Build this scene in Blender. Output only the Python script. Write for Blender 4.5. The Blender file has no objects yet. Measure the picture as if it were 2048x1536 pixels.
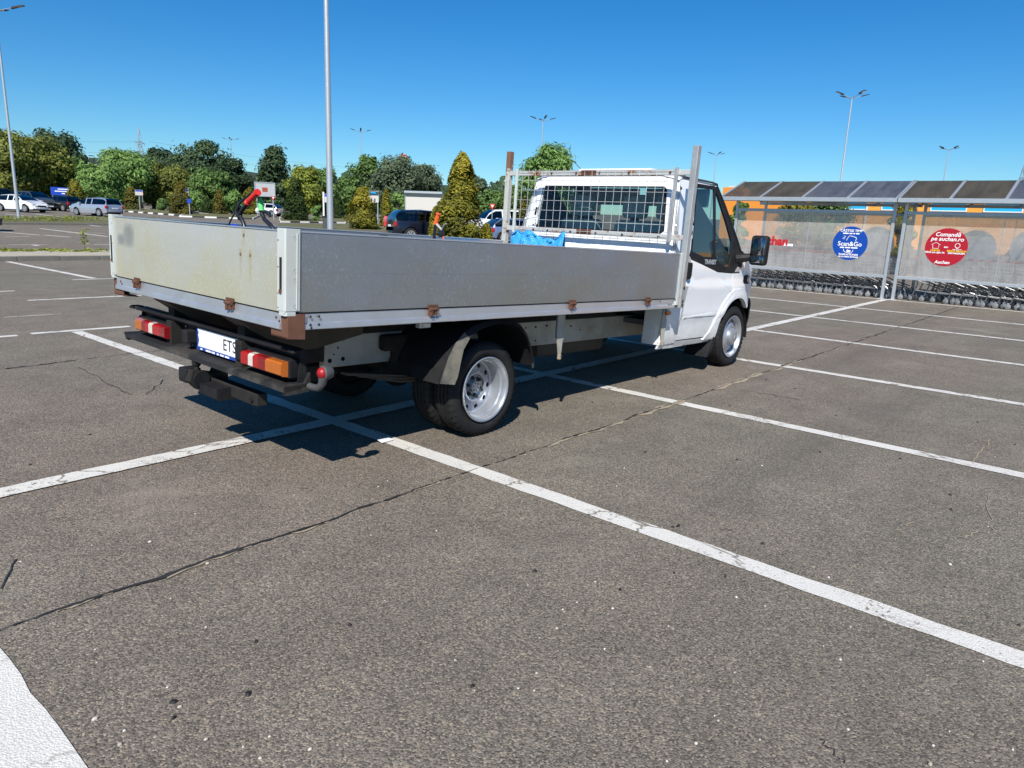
import bpy, bmesh, math, random
from mathutils import Matrix, Vector, Euler
random.seed(7)
S = bpy.context.scene
COL = S.collection
PI = math.pi
rad = math.radians
# ---------------------------------------------------------------- camera, sky, sun, exposure
CAMH = 1.4876
FPX = 1419.01                      # focal length in pixels of the 2048 px wide photograph
RC = Matrix(((0.65382099, -0.14484599, 0.74265587),
(-0.75568622, -0.17450665, 0.63125729),
(0.03816330, -0.97394408, -0.22355423))).to_3x3()      # world = RC @ (right, down, forward)
cam_data = bpy.data.cameras.new('camera')
cam = bpy.data.objects.new('camera', cam_data)
COL.objects.link(cam)
cm = Matrix.Identity(4)
for i in range(3):
    cm[i][0] = RC[i][0]; cm[i][1] = -RC[i][1]; cm[i][2] = -RC[i][2]
cm[2][3] = CAMH
cam.matrix_world = cm
cam_data.sensor_width = 36.0
cam_data.lens = FPX / 2048 * 36.0
cam_data.clip_start = 0.05
cam_data.clip_end = 6000
S.camera = cam
SUN = Vector((-0.783, -0.498, 0.8725)).normalized()
SUN_EL = math.asin(SUN.z)
SUN_AZ = math.atan2(SUN.x, SUN.y)
world = bpy.data.worlds.new('World')
S.world = world
world.use_nodes = True
wn = world.node_tree
wn.nodes.clear()
w_out = wn.nodes.new('ShaderNodeOutputWorld')
w_bg = wn.nodes.new('ShaderNodeBackground')
w_sky = wn.nodes.new('ShaderNodeTexSky')
w_sky.sky_type = 'NISHITA'
w_sky.sun_disc = False
w_sky.sun_elevation = SUN_EL
w_sky.sun_rotation = SUN_AZ
w_sky.altitude = 0
w_sky.air_density = 1.0
w_sky.dust_density = 0.15
w_sky.ozone_density = 6.0
w_bg.inputs['Strength'].default_value = 0.072
w_hs = wn.nodes.new('ShaderNodeHueSaturation'); w_hs.inputs['Saturation'].default_value = 1.30
w_tint = wn.nodes.new('ShaderNodeMix'); w_tint.data_type = 'RGBA'; w_tint.blend_type = 'MULTIPLY'
w_tint.inputs[0].default_value = 1.0; w_tint.inputs[7].default_value = (0.74, 0.98, 1.05, 1)
wn.links.new(w_sky.outputs[0], w_hs.inputs['Color']); wn.links.new(w_hs.outputs[0], w_tint.inputs[6])
wn.links.new(w_tint.outputs[2], w_bg.inputs[0])
wn.links.new(w_bg.outputs[0], w_out.inputs[0])
sun_data = bpy.data.lights.new('sun', 'SUN')
sun_data.energy = 4.2
sun_data.angle = rad(0.53)
sun_data.color = (1.0, 0.955, 0.89)
sun = bpy.data.objects.new('sun', sun_data)
COL.objects.link(sun)
sun.rotation_euler = SUN.to_track_quat('Z', 'Y').to_euler()
sun.location = (-8, -6, 20)
S.view_settings.view_transform = 'Standard'
S.view_settings.look = 'None'
S.view_settings.gamma = 1.0
S.view_settings.exposure = 0.62
S.view_settings.use_curve_mapping = False
S.render.engine = 'CYCLES'
S.render.resolution_x, S.render.resolution_y = 1024, 768

# ---------------------------------------------------------------- pixel to place
def pxray(x, y):
    return RC @ Vector(((x - 1024) / FPX, (y - 768) / FPX, 1.0))
def gz(x, y):
    """the car park is level near the truck and climbs gently towards the trees"""
    s = 0.55 * x + 0.84 * y - 31.0
    if s > 40: return 0.016 * s
    return 0.016 * (math.log1p(math.exp(s / 2.5)) * 2.5) if s > -30 else 0.0
def at(x, y):
    """where the sight line of a pixel meets the ground"""
    d = pxray(x, y); t = 0.5
    while t < 600:
        p = d * t
        if CAMH + p.z <= gz(p.x, p.y):
            lo, hi = t / 1.02 - 0.3, t
            for _ in range(30):
                m = (lo + hi) / 2; p = d * m
                if CAMH + p.z <= gz(p.x, p.y): hi = m
                else: lo = m
            p = d * hi
            return Vector((p.x, p.y, gz(p.x, p.y)))
        t = t * 1.02 + 0.02
    p = d * t
    return Vector((p.x, p.y, gz(p.x, p.y)))
def along(x, y, dist):
    """point on a pixel's sight line at a horizontal distance"""
    d = pxray(x, y); k = dist / math.hypot(d.x, d.y)
    return Vector((d.x * k, d.y * k, CAMH + d.z * k))
def stand(x, dist):
    p = along(x, 440, dist); return Vector((p.x, p.y, gz(p.x, p.y)))

# ---------------------------------------------------------------- materials
MATS = {}
class NT:
    def __init__(s, name):
        s.m = bpy.data.materials.new(name); s.m.use_nodes = True
        s.t = s.m.node_tree; s.t.nodes.clear()
        s.out = s.t.nodes.new('ShaderNodeOutputMaterial')
        s.b = s.t.nodes.new('ShaderNodeBsdfPrincipled')
        s.t.links.new(s.b.outputs[0], s.out.inputs[0])
        s.tc = s.t.nodes.new('ShaderNodeTexCoord').outputs['Object']
        MATS[name] = s.m
    def n(s, kind, **kw):
        nd = s.t.nodes.new('ShaderNode' + kind)
        for k, v in kw.items():
            if k in nd.inputs: nd.inputs[k].default_value = v
            else: setattr(nd, k, v)
        return nd
    def l(s, a, b): s.t.links.new(a, b)
    def set(s, **kw):
        for k, v in kw.items(): s.b.inputs[k.replace('_', ' ')].default_value = v
    def noise(s, scale, detail=4, rough=0.6, vec=None, dist=0.0):
        nd = s.n('TexNoise', Scale=scale, Detail=detail, Roughness=rough, Distortion=dist)
        s.l(vec or s.tc, nd.inputs['Vector']); return nd.outputs['Fac']
    def voro(s, scale, feature='F1', vec=None, out='Distance', rnd=1.0):
        nd = s.n('TexVoronoi', Scale=scale, Randomness=rnd); nd.feature = feature
        s.l(vec or s.tc, nd.inputs['Vector']); return nd.outputs[out]
    def ramp(s, fac, stops, interp='LINEAR'):
        nd = s.n('ValToRGB'); cr = nd.color_ramp; cr.interpolation = interp
        while len(cr.elements) < len(stops): cr.elements.new(0.5)
        for e, (p, c) in zip(cr.elements, stops):
            e.position = p; e.color = (c, c, c, 1) if not hasattr(c, '__len__') else (*c, 1)
        s.l(fac, nd.inputs[0]); return nd.outputs[0]
    def mix(s, fac, a, b, mode='MIX'):
        nd = s.n('Mix'); nd.data_type = 'RGBA'; nd.blend_type = mode
        for sock, v in ((nd.inputs[0], fac), (nd.inputs[6], a), (nd.inputs[7], b)):
            if isinstance(v, (int, float)): sock.default_value = v
            elif hasattr(v, '__len__'): sock.default_value = (*v, 1) if len(v) == 3 else v
            else: s.l(v, sock)
        return nd.outputs[2]
    def math(s, op, a, b=0.0, clamp=False):
        nd = s.n('Math'); nd.operation = op; nd.use_clamp = clamp
        for sock, v in zip(nd.inputs, (a, b)):
            if isinstance(v, (int, float)): sock.default_value = v
            else: s.l(v, sock)
        return nd.outputs[0]
    def bump(s, h, strength=0.3, dist=0.01, prev=None):
        nd = s.n('Bump', Strength=strength, Distance=dist); s.l(h, nd.inputs['Height'])
        if prev: s.l(prev, nd.inputs['Normal'])
        s.l(nd.outputs[0], s.b.inputs['Normal']); return nd.outputs[0]
    def mapping(s, scale=(1, 1, 1), rot=(0, 0, 0), loc=(0, 0, 0)):
        nd = s.n('Mapping'); nd.inputs['Scale'].default_value = scale
        nd.inputs['Rotation'].default_value = rot; nd.inputs['Location'].default_value = loc
        s.l(s.tc, nd.inputs[0]); return nd.outputs[0]
    def sepz(s, i=2):
        nd = s.n('SeparateXYZ'); s.l(s.tc, nd.inputs[0]); return nd.outputs[i]
    def rnd(s):
        return s.n('ObjectInfo').outputs['Random']
    def col(s, v): s.l(v, s.b.inputs['Base Color'])
    def rough(s, v): s.l(v, s.b.inputs['Roughness'])

def plain(name, color, rough=0.5, metal=0.0, var=0.12, scale=14.0, bump=0.0, coat=0.0, dirt=None, spec=0.5):
    """one colour with uneven tone, uneven gloss and, if asked, dirt in blotches"""
    k = NT(name)
    n1 = k.noise(scale, 5, 0.62)
    c = k.mix(n1, tuple(max(0, x * (1 - var)) for x in color), tuple(min(1, x * (1 + var)) for x in color))
    if dirt:
        f = k.ramp(k.noise(scale * 0.35, 6, 0.7), [(0.48, 0.0), (0.72, dirt[1])])
        c = k.mix(f, c, dirt[0])
    k.col(c)
    k.rough(k.ramp(k.noise(scale * 1.7, 4), [(0.3, max(0.02, rough - 0.08)), (0.75, min(1, rough + 0.1))]))
    k.set(Metallic=metal, Coat_Weight=coat, Coat_Roughness=0.06, Specular_IOR_Level=spec)
    if bump: k.bump(k.noise(scale * 4, 4), bump, 0.004)
    return k

def asphalt_nodes(k):
    big = k.noise(0.35, 5, 0.6); mid = k.noise(2.3, 6, 0.65); fine = k.noise(85, 4, 0.75)
    cell = k.voro(150, out='Color'); celld = k.voro(150)
    pit = k.voro(85)
    c = k.mix(big, (0.148, 0.132, 0.113), (0.218, 0.196, 0.167))
    c = k.mix(k.ramp(mid, [(0.35, 0.0), (0.72, 0.75)]), c, (0.118, 0.106, 0.091))
    sp = k.n('SeparateColor'); k.l(cell, sp.inputs[0])
    g = k.ramp(sp.outputs[0], [(0.0, (0.36, 0.35, 0.34)), (0.5, (1.0, 0.985, 0.96)), (0.88, (1.50, 1.43, 1.32)), (1.0, (2.3, 2.15, 1.9))])
    c = k.mix(0.85, c, g, 'MULTIPLY')
    holes = k.ramp(k.math('ADD', pit, k.math('MULTIPLY', k.noise(9, 3), 0.5)), [(0.30, 0.0), (0.42, 1.0)])
    c = k.mix(holes, k.mix(0.8, c, (0.020, 0.019, 0.019)), c)
    # pale rubbed patches, sandy drifts
    pale = k.ramp(k.noise(0.9, 7, 0.72, dist=0.6), [(0.56, 0.0), (0.74, 0.6)])
    c = k.mix(pale, c, (0.27, 0.245, 0.205))
    stain = k.ramp(k.noise(1.7, 5, 0.6, vec=k.mapping(loc=(31, 7, 0))), [(0.66, 0.0), (0.80, 0.45)])
    c = k.mix(stain, c, (0.055, 0.051, 0.050))
    tyre = k.ramp(k.noise(0.55, 5, 0.65, vec=k.mapping(scale=(.16, 1.6, 1), rot=(0, 0, .12), loc=(4, 9, 0))), [(0.52, 0.0), (0.70, 0.45)])
    c = k.mix(tyre, c, (0.085, 0.078, 0.072))
    tint = k.noise(0.22, 3, 0.5, vec=k.mapping(loc=(11, 3, 0)))
    c = k.mix(1.0, c, k.ramp(tint, [(0.3, (1.06, 0.97, 0.95)), (0.7, (0.96, 1.02, 0.96))]), 'MULTIPLY')
    h = k.math('ADD', k.math('MULTIPLY', celld, -0.9), k.math('ADD', k.math('MULTIPLY', fine, 0.9), k.math('MULTIPLY', holes, 0.8)))
    return c, h
k = NT('asphalt')
c, h = asphalt_nodes(k); k.col(c); k.bump(h, 0.55, 0.007); k.set(Roughness=0.86, Specular_IOR_Level=0.35)
k = NT('line_paint')
c, h = asphalt_nodes(k)
pn = k.noise(55, 6, 0.75); pm = k.noise(3.0, 6, 0.7); pc = k.voro(2.6, 'DISTANCE_TO_EDGE', vec=k.mix(0.12, k.tc, k.n('TexNoise', Scale=3.0).outputs['Color']))
wear = k.ramp(k.math('ADD', k.math('MULTIPLY', pn, 0.62), k.math('MULTIPLY', pm, 0.42)), [(0.575, 0.0), (0.635, 1.0)])
crk = k.ramp(pc, [(0.008, 1.0), (0.022, 0.0)])
crk = k.math('MULTIPLY', crk, k.ramp(k.noise(0.8, 3), [(0.42, 0.0), (0.55, 0.9)]))
worn = k.math('MAXIMUM', wear, crk)
pcol = k.mix(k.noise(1.3, 6, 0.7), (0.72, 0.70, 0.645), (0.57, 0.55, 0.50))
pcol = k.mix(k.ramp(k.noise(150, 3), [(0.35, 0.35), (0.55, 0.0)]), pcol, (0.30, 0.285, 0.265))
k.col(k.mix(worn, pcol, c)); k.bump(h, 0.35, 0.010); k.set(Roughness=0.8, Specular_IOR_Level=0.35)

# ---------------------------------------------------------------- mesh helpers
class MB:
    """collects shapes, then links them as ONE mesh object"""
    def __init__(s): s.v = []; s.f = []; s.mi = []; s.cur = 0
    def add(s, vs, fs):
        o = len(s.v); s.v += [tuple(p) for p in vs]
        for f in fs: s.f.append([i + o for i in f]); s.mi.append(s.cur)
        return s
    def box(s, x0, x1, y0, y1, z0, z1, ch=0.0):
        if ch:
            bm = bmesh.new(); bmesh.ops.create_cube(bm, size=1.0)
            for p in bm.verts:
                p.co = ((x0 + x1) / 2 + p.co.x * (x1 - x0), (y0 + y1) / 2 + p.co.y * (y1 - y0), (z0 + z1) / 2 + p.co.z * (z1 - z0))
            bmesh.ops.bevel(bm, geom=bm.edges[:], offset=ch, segments=2, affect='EDGES', profile=0.5)
            bmesh.ops.recalc_face_normals(bm, faces=bm.faces[:])
            bm.verts.index_update()
            s.add([p.co for p in bm.verts], [[q.index for q in f.verts] for f in bm.faces]); bm.free(); return s
        return s.add([(x0, y0, z0), (x1, y0, z0), (x1, y1, z0), (x0, y1, z0), (x0, y0, z1), (x1, y0, z1), (x1, y1, z1), (x0, y1, z1)],
                     [(0, 3, 2, 1), (4, 5, 6, 7), (0, 1, 5, 4), (1, 2, 6, 5), (2, 3, 7, 6), (3, 0, 4, 7)])
    def prism(s, poly, axis, a, b):
        """polygon (2-D) extruded along an axis from a to b"""
        def P(u, v, w): return {0: (w, u, v), 1: (u, w, v), 2: (u, v, w)}[axis]
        n = len(poly)
        vs = [P(u, v, a) for u, v in poly] + [P(u, v, b) for u, v in poly]
        area = sum(poly[i][0] * poly[(i + 1) % n][1] - poly[(i + 1) % n][0] * poly[i][1] for i in range(n))
        fl = (area > 0) ^ (axis == 1) ^ (b < a)
        q = [list(range(n))[::-1], list(range(n, 2 * n))] + [[i, (i + 1) % n, n + (i + 1) % n, n + i] for i in range(n)]
        return s.add(vs, q if fl else [f[::-1] for f in q])
    def tube(s, pts, r, n=8, caps=True, up=None):
        pts = [Vector(p) for p in pts]; m = len(pts)
        rs = r if hasattr(r, '__len__') else [r] * m
        vs = []; prev = None
        for i, p in enumerate(pts):
            t = (pts[min(i + 1, m - 1)] - pts[max(i - 1, 0)]).normalized()
            if prev is None:
                a = Vector((0, 0, 1)) if abs(t.z) < 0.9 else Vector((1, 0, 0))
                u = t.cross(a).normalized()
            else:
                u = (prev - t * prev.dot(t)).normalized()
            prev = u; w = t.cross(u)
            for j in range(n):
                an = 2 * PI * j / n
                vs.append(p + (u * math.cos(an) + w * math.sin(an)) * rs[i])
        fs = [[i * n + j, i * n + (j + 1) % n, (i + 1) * n + (j + 1) % n, (i + 1) * n + j] for i in range(m - 1) for j in range(n)]
        if caps: fs += [list(range(n))[::-1], [(m - 1) * n + j for j in range(n)]]
        return s.add(vs, fs)
    def lathe(s, prof, n=24, axis=1, c=(0, 0, 0), caps=False):
        """profile (radius, along) turned about an axis through c"""
        vs = []
        for r, a in prof:
            for j in range(n):
                t = 2 * PI * j / n; u, w = r * math.cos(t), r * math.sin(t)
                vs.append({0: (c[0] + a, c[1] + u, c[2] + w), 1: (c[0] + u, c[1] + a, c[2] + w), 2: (c[0] + u, c[1] + w, c[2] + a)}[axis])
        m = len(prof)
        fs = [[i * n + j, i * n + (j + 1) % n, (i + 1) * n + (j + 1) % n, (i + 1) * n + j] for i in range(m - 1) for j in range(n)]
        if caps: fs += [list(range(n))[::-1], [(m - 1) * n + j for j in range(n)]]
        return s.add(vs, fs)
    def ball(s, c, r, n=12, m=8, sc=(1, 1, 1)):
        vs = []
        for i in range(m + 1):
            a = PI * i / m
            for j in range(n):
                b = 2 * PI * j / n
                vs.append((c[0] + r * sc[0] * math.sin(a) * math.cos(b), c[1] + r * sc[1] * math.sin(a) * math.sin(b), c[2] + r * sc[2] * math.cos(a)))
        return s.add(vs, [[i * n + j, (i + 1) * n + j, (i + 1) * n + (j + 1) % n, i * n + (j + 1) % n] for i in range(m) for j in range(n)])
    def grid(s, nu, nv, fn, flip=False):
        vs = [fn(i / nu, j / nv) for i in range(nu + 1) for j in range(nv + 1)]
        fs = [[i * (nv + 1) + j, (i + 1) * (nv + 1) + j, (i + 1) * (nv + 1) + j + 1, i * (nv + 1) + j + 1] for i in range(nu) for j in range(nv)]
        return s.add(vs, [f[::-1] for f in fs] if flip else fs)
    def mesh(s, name, mats, smooth=False, weld=False, fix=True, angle=40):
        me = bpy.data.meshes.new(name)
        me.from_pydata(s.v, [], s.f)
        if not isinstance(mats, (list, tuple)): mats = [mats]
        for m in mats: me.materials.append(MATS[m])
        if len(mats) > 1: me.polygons.foreach_set('material_index', s.mi)
        if weld or fix:
            bm = bmesh.new(); bm.from_mesh(me)
            if weld: bmesh.ops.remove_doubles(bm, verts=bm.verts[:], dist=1e-4)
            if fix: bmesh.ops.recalc_face_normals(bm, faces=bm.faces[:])
            bm.to_mesh(me); bm.free()
        if smooth:
            me.polygons.foreach_set('use_smooth', [True] * len(me.polygons))
            if angle: me.set_sharp_from_angle(angle=rad(angle))
        me.update()
        return me
    def obj(s, name, mats, parent=None, loc=None, smooth=False, **kw):
        return link(name, s.mesh(name, mats, smooth, **kw), parent, loc)
def link(name, me, parent=None, loc=None):
    o = bpy.data.objects.new(name, me); COL.objects.link(o)
    if parent is not None: o.parent = parent
    if loc is not None:
        if isinstance(loc, Matrix): o.matrix_local = loc
        else: o.location = loc
    return o
def tag(o, label=None, cat=None, group=None, kind=None):
    if label: o['label'] = label
    if cat: o['category'] = cat
    if group: o['group'] = group
    if kind: o['kind'] = kind
    return o
def thing(name, label, cat, loc=(0, 0, 0), rz=0.0, group=None):
    o = bpy.data.objects.new(name, None); COL.objects.link(o)
    o.empty_display_size = 0.2
    o.location = loc; o.rotation_euler = (0, 0, rz)
    return tag(o, label, cat, group)
def copy_tree(o, parent=None):
    c = o.copy(); COL.objects.link(c)
    if parent is not None: c.parent = parent
    for ch in [x for x in o.children]: copy_tree(ch, c)
    return c
def text_mesh(txt, size, mat, name='lettering', extrude=0.0005, align='CENTER', shear=0.0, bold=0.0, space=1.0):
    cu = bpy.data.curves.new(name, 'FONT'); cu.body = txt; cu.size = size; cu.align_x = align; cu.align_y = 'CENTER'
    cu.extrude = extrude; cu.shear = shear; cu.offset = bold; cu.space_character = space; cu.resolution_u = 3
    ob = bpy.data.objects.new(name, cu); COL.objects.link(ob)
    me = bpy.data.meshes.new_from_object(ob)
    bpy.data.objects.remove(ob); bpy.data.curves.remove(cu)
    me.materials.clear(); me.materials.append(MATS[mat])
    return me
def basis(right, up, loc):
    r = Vector(right).normalized(); u = Vector(up).normalized(); n = r.cross(u)
    m = Matrix.Identity(4)
    for i in range(3): m[i][0] = r[i]; m[i][1] = u[i]; m[i][2] = n[i]; m[i][3] = loc[i]
    return m

# ---------------------------------------------------------------- ground and painted lines
def rowvals(a, b, fine0, fine1, df, dc):
    out = []; x = a
    while x < b:
        out.append(x); x += df if fine0 <= x < fine1 else dc
    out.append(b); return out
gx = rowvals(-900, 1500, -40, 160, 5, 60); gy = rowvals(-900, 1500, -40, 160, 5, 60)
mb = MB()
mb.add([(x, y, gz(x, y)) for x in gx for y in gy],
       [[i * len(gy) + j, (i + 1) * len(gy) + j, (i + 1) * len(gy) + j + 1, i * len(gy) + j + 1] for i in range(len(gx) - 1) for j in range(len(gy) - 1)])
ground = tag(mb.obj('ground', 'asphalt', smooth=True, angle=0), kind='structure')
def strip(name, mat, pts, width, z=0.004, jit=0.006, step=0.12, parent=ground, kind=None):
    """a painted or cracked ribbon on the ground with a slightly ragged edge"""
    mb = MB(); vs = []
    P = []
    for (a, b) in zip(pts[:-1], pts[1:]):
        a = Vector((a[0], a[1])); b = Vector((b[0], b[1])); n = max(1, int((b - a).length / step))
        P += [a.lerp(b, i / n) for i in range(n)]
    P.append(Vector(pts[-1][:2]))
    for i, p in enumerate(P):
        t = (P[min(i + 1, len(P) - 1)] - P[max(i - 1, 0)]).normalized(); nn = Vector((-t.y, t.x))
        w = width(i / max(1, len(P) - 1)) if callable(width) else width
        for sd in (1, -1):
            q = p + nn * sd * (w / 2 + random.uniform(-jit, jit)); vs.append((q.x, q.y, gz(q.x, q.y) + z))
    mb.add(vs, [[2 * i, 2 * i + 1, 2 * i + 3, 2 * i + 2] for i in range(len(P) - 1)])
    o = mb.obj(name, mat, parent)
    if kind: o['kind'] = kind
    return o
LW = 0.125
STALL = [0.44, 2.99, 5.52, 8.02, 10.63, 13.27, 15.87, 18.75]
for i, x in enumerate(STALL):
    strip('parking_line', 'line_paint', [(x, -4.5), (x, 4.16 if i == 0 else 9.40)], LW if i else 0.17)
strip('parking_line', 'line_paint', [(-4.0, 4.26), (2.90, 4.25), (18.6, 4.30)], 0.15, z=0.008)
for x, w in ((-2.1, 2.4), (2.55, 3.62), (5.1, 6.05), (7.6, 8.5), (10.2, 11.1), (12.8, 13.7)):
    strip('parking_line', 'line_paint', [(x, 9.52), (w, 9.47)], 0.11)
strip('parking_line', 'line_paint', [(3.45, 12.85), (7.6, 12.70)], 0.11)
strip('parking_line', 'line_paint', [(-2.5, 11.2), (3.36, 11.06)], lambda t: 0.17 * (1 - t) + 0.02)
strip('parking_line', 'line_paint', [(0.2, 14.3), (3.68, 14.36)], 0.10)
strip('parking_line', 'line_paint', [(9.5, 12.68), (16.5, 12.6)], 0.10)
for x in (2.95, 5.56, 8.2, 10.8, 13.4):
    strip('parking_line', 'line_paint', [(x - 0.12, 21.5), (x, 16.2)], 0.14)
    strip('parking_line', 'line_paint', [(x - 0.45, 16.02), (x + 0.45, 16.02)], 0.10)
for x in (5.6, 8.2, 10.9):
    strip('parking_line', 'line_paint', [(x, 25.3), (x + 0.1, 29.6)], 0.15)
    strip('parking_line', 'line_paint', [(x - 0.6, 29.7), (x + 0.6, 29.7)], 0.12)
def pxstrip(a, b, w): 
    p, q = at(*a), at(*b); strip('parking_line', 'line_paint', [p[:2], q[:2]], w, step=0.5, jit=0.01)
for a, b, w in (((0, 463.5), (80, 470.5), .16), ((88, 470), (140, 474.5), .16), ((80, 457), (214, 473), .17), ((52, 444.5), (106, 450), .2), ((145, 447), (202, 453), .2),
                ((10, 473.5), (60, 473), .12), ((130, 464.5), (216, 467), .12), ((10, 428), (75, 434), .2), ((70, 428), (150, 437), .2)):
    pxstrip(a, b, w)
# the long joint across the bays, dark filler and washed-in sand
k = plain('crack_filler', (0.022, 0.021, 0.021), 0.75, scale=30, bump=0.3)
k = plain('crack_sand', (0.30, 0.25, 0.175), 0.9, var=0.3, scale=60, bump=0.4)
k = plain('tar_spot', (0.012, 0.011, 0.011), 0.7, scale=40)
def wob(a, b, n, amp, seed):
    r = random.Random(seed); out = []
    for i in range(n + 1):
        t = i / n; p = Vector(a).lerp(Vector(b), t)
        d = (Vector(b) - Vector(a)).normalized()
        p += Vector((-d.y, d.x)) * r.uniform(-amp, amp); out.append((p.x, p.y))
    return out
JP = wob((-3.0, 2.82), (18.6, 2.76), 110, 0.018, 3)
def seg(a, b): return [p for p in JP if a <= p[0] <= b]
r_ = random.Random(5)
x = -2.8
while x < 18.2:
    ln = r_.uniform(0.6, 1.9)
    s_ = seg(x, x + ln)
    if len(s_) > 1: strip('joint_crack', 'crack_filler', s_, lambda t, w=r_.uniform(.008, .026): w * (0.40 + 0.45 * abs(math.sin(PI * t) + .5 * math.sin(23 * t))), z=0.006, jit=0.0065, step=0.025)
    x += ln * r_.uniform(0.72, 0.9)
strip('joint_crack', 'crack_filler', seg(-2.0, 1.4), lambda t: .011 + .007 * math.sin(31 * t) * math.sin(11 * t), z=0.0065, jit=0.004, step=0.02)
for a, b, w in ((1.15, 1.55, .03), (1.7, 1.95, .022), (2.5, 2.62, .03), (0.75, .95, .02), (3.75, 4.6, .05), (4.8, 5.7, .11), (6.3, 7.4, .12), (7.6, 8.6, .10), (9.4, 10.4, .06), (12.4, 13.2, .05)):
    s_ = [(p[0], p[1] - 0.012) for p in seg(a - .1, b + .1)]
    if len(s_) > 1: strip('joint_sand', 'crack_sand', s_, lambda t, w=w: w * (0.2 + 0.8 * abs(math.sin(t * 9.0))) * 0.7, z=0.005, jit=0.014, step=0.04)
for j, (a, b, n, w) in enumerate((((1640, 1480), (1690, 1530), 9, .003), ((1790, 1062), (1830, 1045), 7, .006), ((1915, 1075), (1985, 1062), 9, .006), ((1980, 1060), (1975, 985), 8, .005), ((1980, 880), (1950, 930), 8, .006),
                                  ((10, 738), (150, 721), 12, .02), ((150, 721), (330, 700), 12, .01), ((0, 1180), (30, 1120), 5, .005), ((1440, 1058), (1462, 1062), 4, .005), ((160, 735), (260, 790), 9, .006), ((1480, 780), (1600, 800), 9, .008), ((290, 790), (330, 760), 6, .006))):
    p, q = at(*a), at(*b)
    strip('surface_crack', 'crack_sand' if j in (1, 2, 3, 4) else 'crack_filler', wob(p[:2], q[:2], n, .02 if j else .012, 40 + j), w, z=0.005, jit=w * .45, step=0.03)
r_ = random.Random(11)
spots = [(945, 1373), (700, 1251), (348, 1437), (347, 1405), (1070, 1143), (1348, 1147), (1240, 1180), (2038, 1251), (1450, 1154), (497, 1388), (513, 1284), (1345, 1055), (1358, 1052), (1525, 1088), (1532, 760), (1590, 778), (1672, 832), (1700, 820), (1955, 845), (1900, 990), (1902, 1020), (1355, 1054), (1474, 920), (735, 812), (1185, 805), (180, 870), (60, 930), (1290, 905), (1800, 918), (1640, 905), (1460, 812), (2030, 890)]
for i, (px, py) in enumerate(spots):
    p = at(px, py); mb = MB(); n = 9; a = r_.uniform(.008, .014); b = a * r_.uniform(.5, .8); th = r_.uniform(0, PI)
    ring = []
    for j in range(n):
        t = 2 * PI * j / n; rr = r_.uniform(.75, 1.2); u, w = a * rr * math.cos(t), b * rr * math.sin(t)
        ring.append((p.x + u * math.cos(th) - w * math.sin(th), p.y + u * math.sin(th) + w * math.cos(th)))
    vs = [(x, y, 0.001) for x, y in ring] + [(p.x + (x - p.x) * .6, p.y + (y - p.y) * .6, 0.008) for x, y in ring]
    mb.add(vs, [[j, (j + 1) % n, n + (j + 1) % n, n + j] for j in range(n)] + [[n + j for j in range(n)]])
    mb.obj('tar_spot', 'tar_spot', ground)
# pebbles and grit lying about in the foreground
k = NT('grit'); k.col(k.ramp(k.rnd(), [(0, (.34, .30, .24)), (.6, (.52, .48, .42)), (1, (.68, .66, .62))])); k.set(Roughness=0.9)
for i in range(90):
    px, py = r_.uniform(20, 2030), r_.uniform(900, 1530)
    if i < 12: px, py = [(1530, 1213), (412, 1480), (360, 1415), (1392, 1488), (1900, 1130), (415, 1128), (240, 1490), (300, 1085), (620, 1500), (1860, 1530), (1300, 1335), (190, 1440)][i]
    p = at(px, py); s_ = r_.uniform(.003, .006) if i >= 12 else r_.uniform(.006, .010)
    mb = MB().ball((p.x, p.y, s_ * .4), s_, 6, 4, (1, r_.uniform(.6, 1), .6)); mb.obj('pebble', 'grit', ground)
# ================================================================ THE TRUCK
# materials
def alu(name, base, yellow, yamt, metal=0.75, rough=0.5, fleck=0.6):
    k = NT(name)
    st = k.noise(2.0, 6, 0.65, vec=k.mapping(scale=(1, 1, 5)))
    c = k.mix(st, tuple(x * .88 for x in base), tuple(min(1, x * 1.10) for x in base))
    yl = k.ramp(k.math('ADD', k.noise(1.6, 6, 0.7), k.math('MULTIPLY', k.ramp(k.sepz(), [(0.0, 0.22), (0.42, 0.0)]), 1.0)), [(0.40, 0.0), (0.75, yamt)])
    c = k.mix(yl, c, yellow)
    fl = k.ramp(k.noise(85, 4, 0.75, vec=k.mapping(scale=(1, 1, .6))), [(0.555, 0.0), (0.63, fleck)])
    fl = k.math('MULTIPLY', fl, k.ramp(k.noise(3.0, 4), [(0.35, 0.1), (0.6, 1.0)]))
    c = k.mix(fl, c, tuple(min(1, x * 1.55) for x in base))
    sc = k.ramp(k.noise(6, 8, .8, vec=k.mapping(scale=(1, 1, 14), rot=(0, .08, 0))), [(0.66, 0.0), (0.69, 0.4)])
    c = k.mix(sc, c, tuple(x * .7 for x in base))
    k.col(c); k.set(Metallic=metal, Specular_IOR_Level=0.4)
    k.rough(k.ramp(k.noise(5, 6), [(0.3, rough - .07), (0.75, rough + .12)]))
    k.bump(k.noise(1.7, 3), 0.13, 0.02)
    return k
alu('board_side', (0.37, 0.40, 0.46), (0.38, 0.36, 0.27), 0.55, 0.80, 0.42, 0.55)
alu('board_tail', (0.47, 0.485, 0.48), (0.45, 0.43, 0.29), 0.85, 0.30, 0.46, 0.45)
k = plain('rail_metal', (0.62, 0.64, 0.68), 0.38, 0.75, var=0.16, scale=5, bump=0.05)
k = plain('white_steel', (0.50, 0.53, 0.51), 0.45, 0.0, var=0.08, scale=8, dirt=((0.45, 0.40, 0.28), 0.35))
k = plain('rust', (0.11, 0.045, 0.024), 0.85, 0.0, var=0.5, scale=22, bump=0.5, dirt=((0.04, 0.018, 0.012), 0.8))
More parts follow.
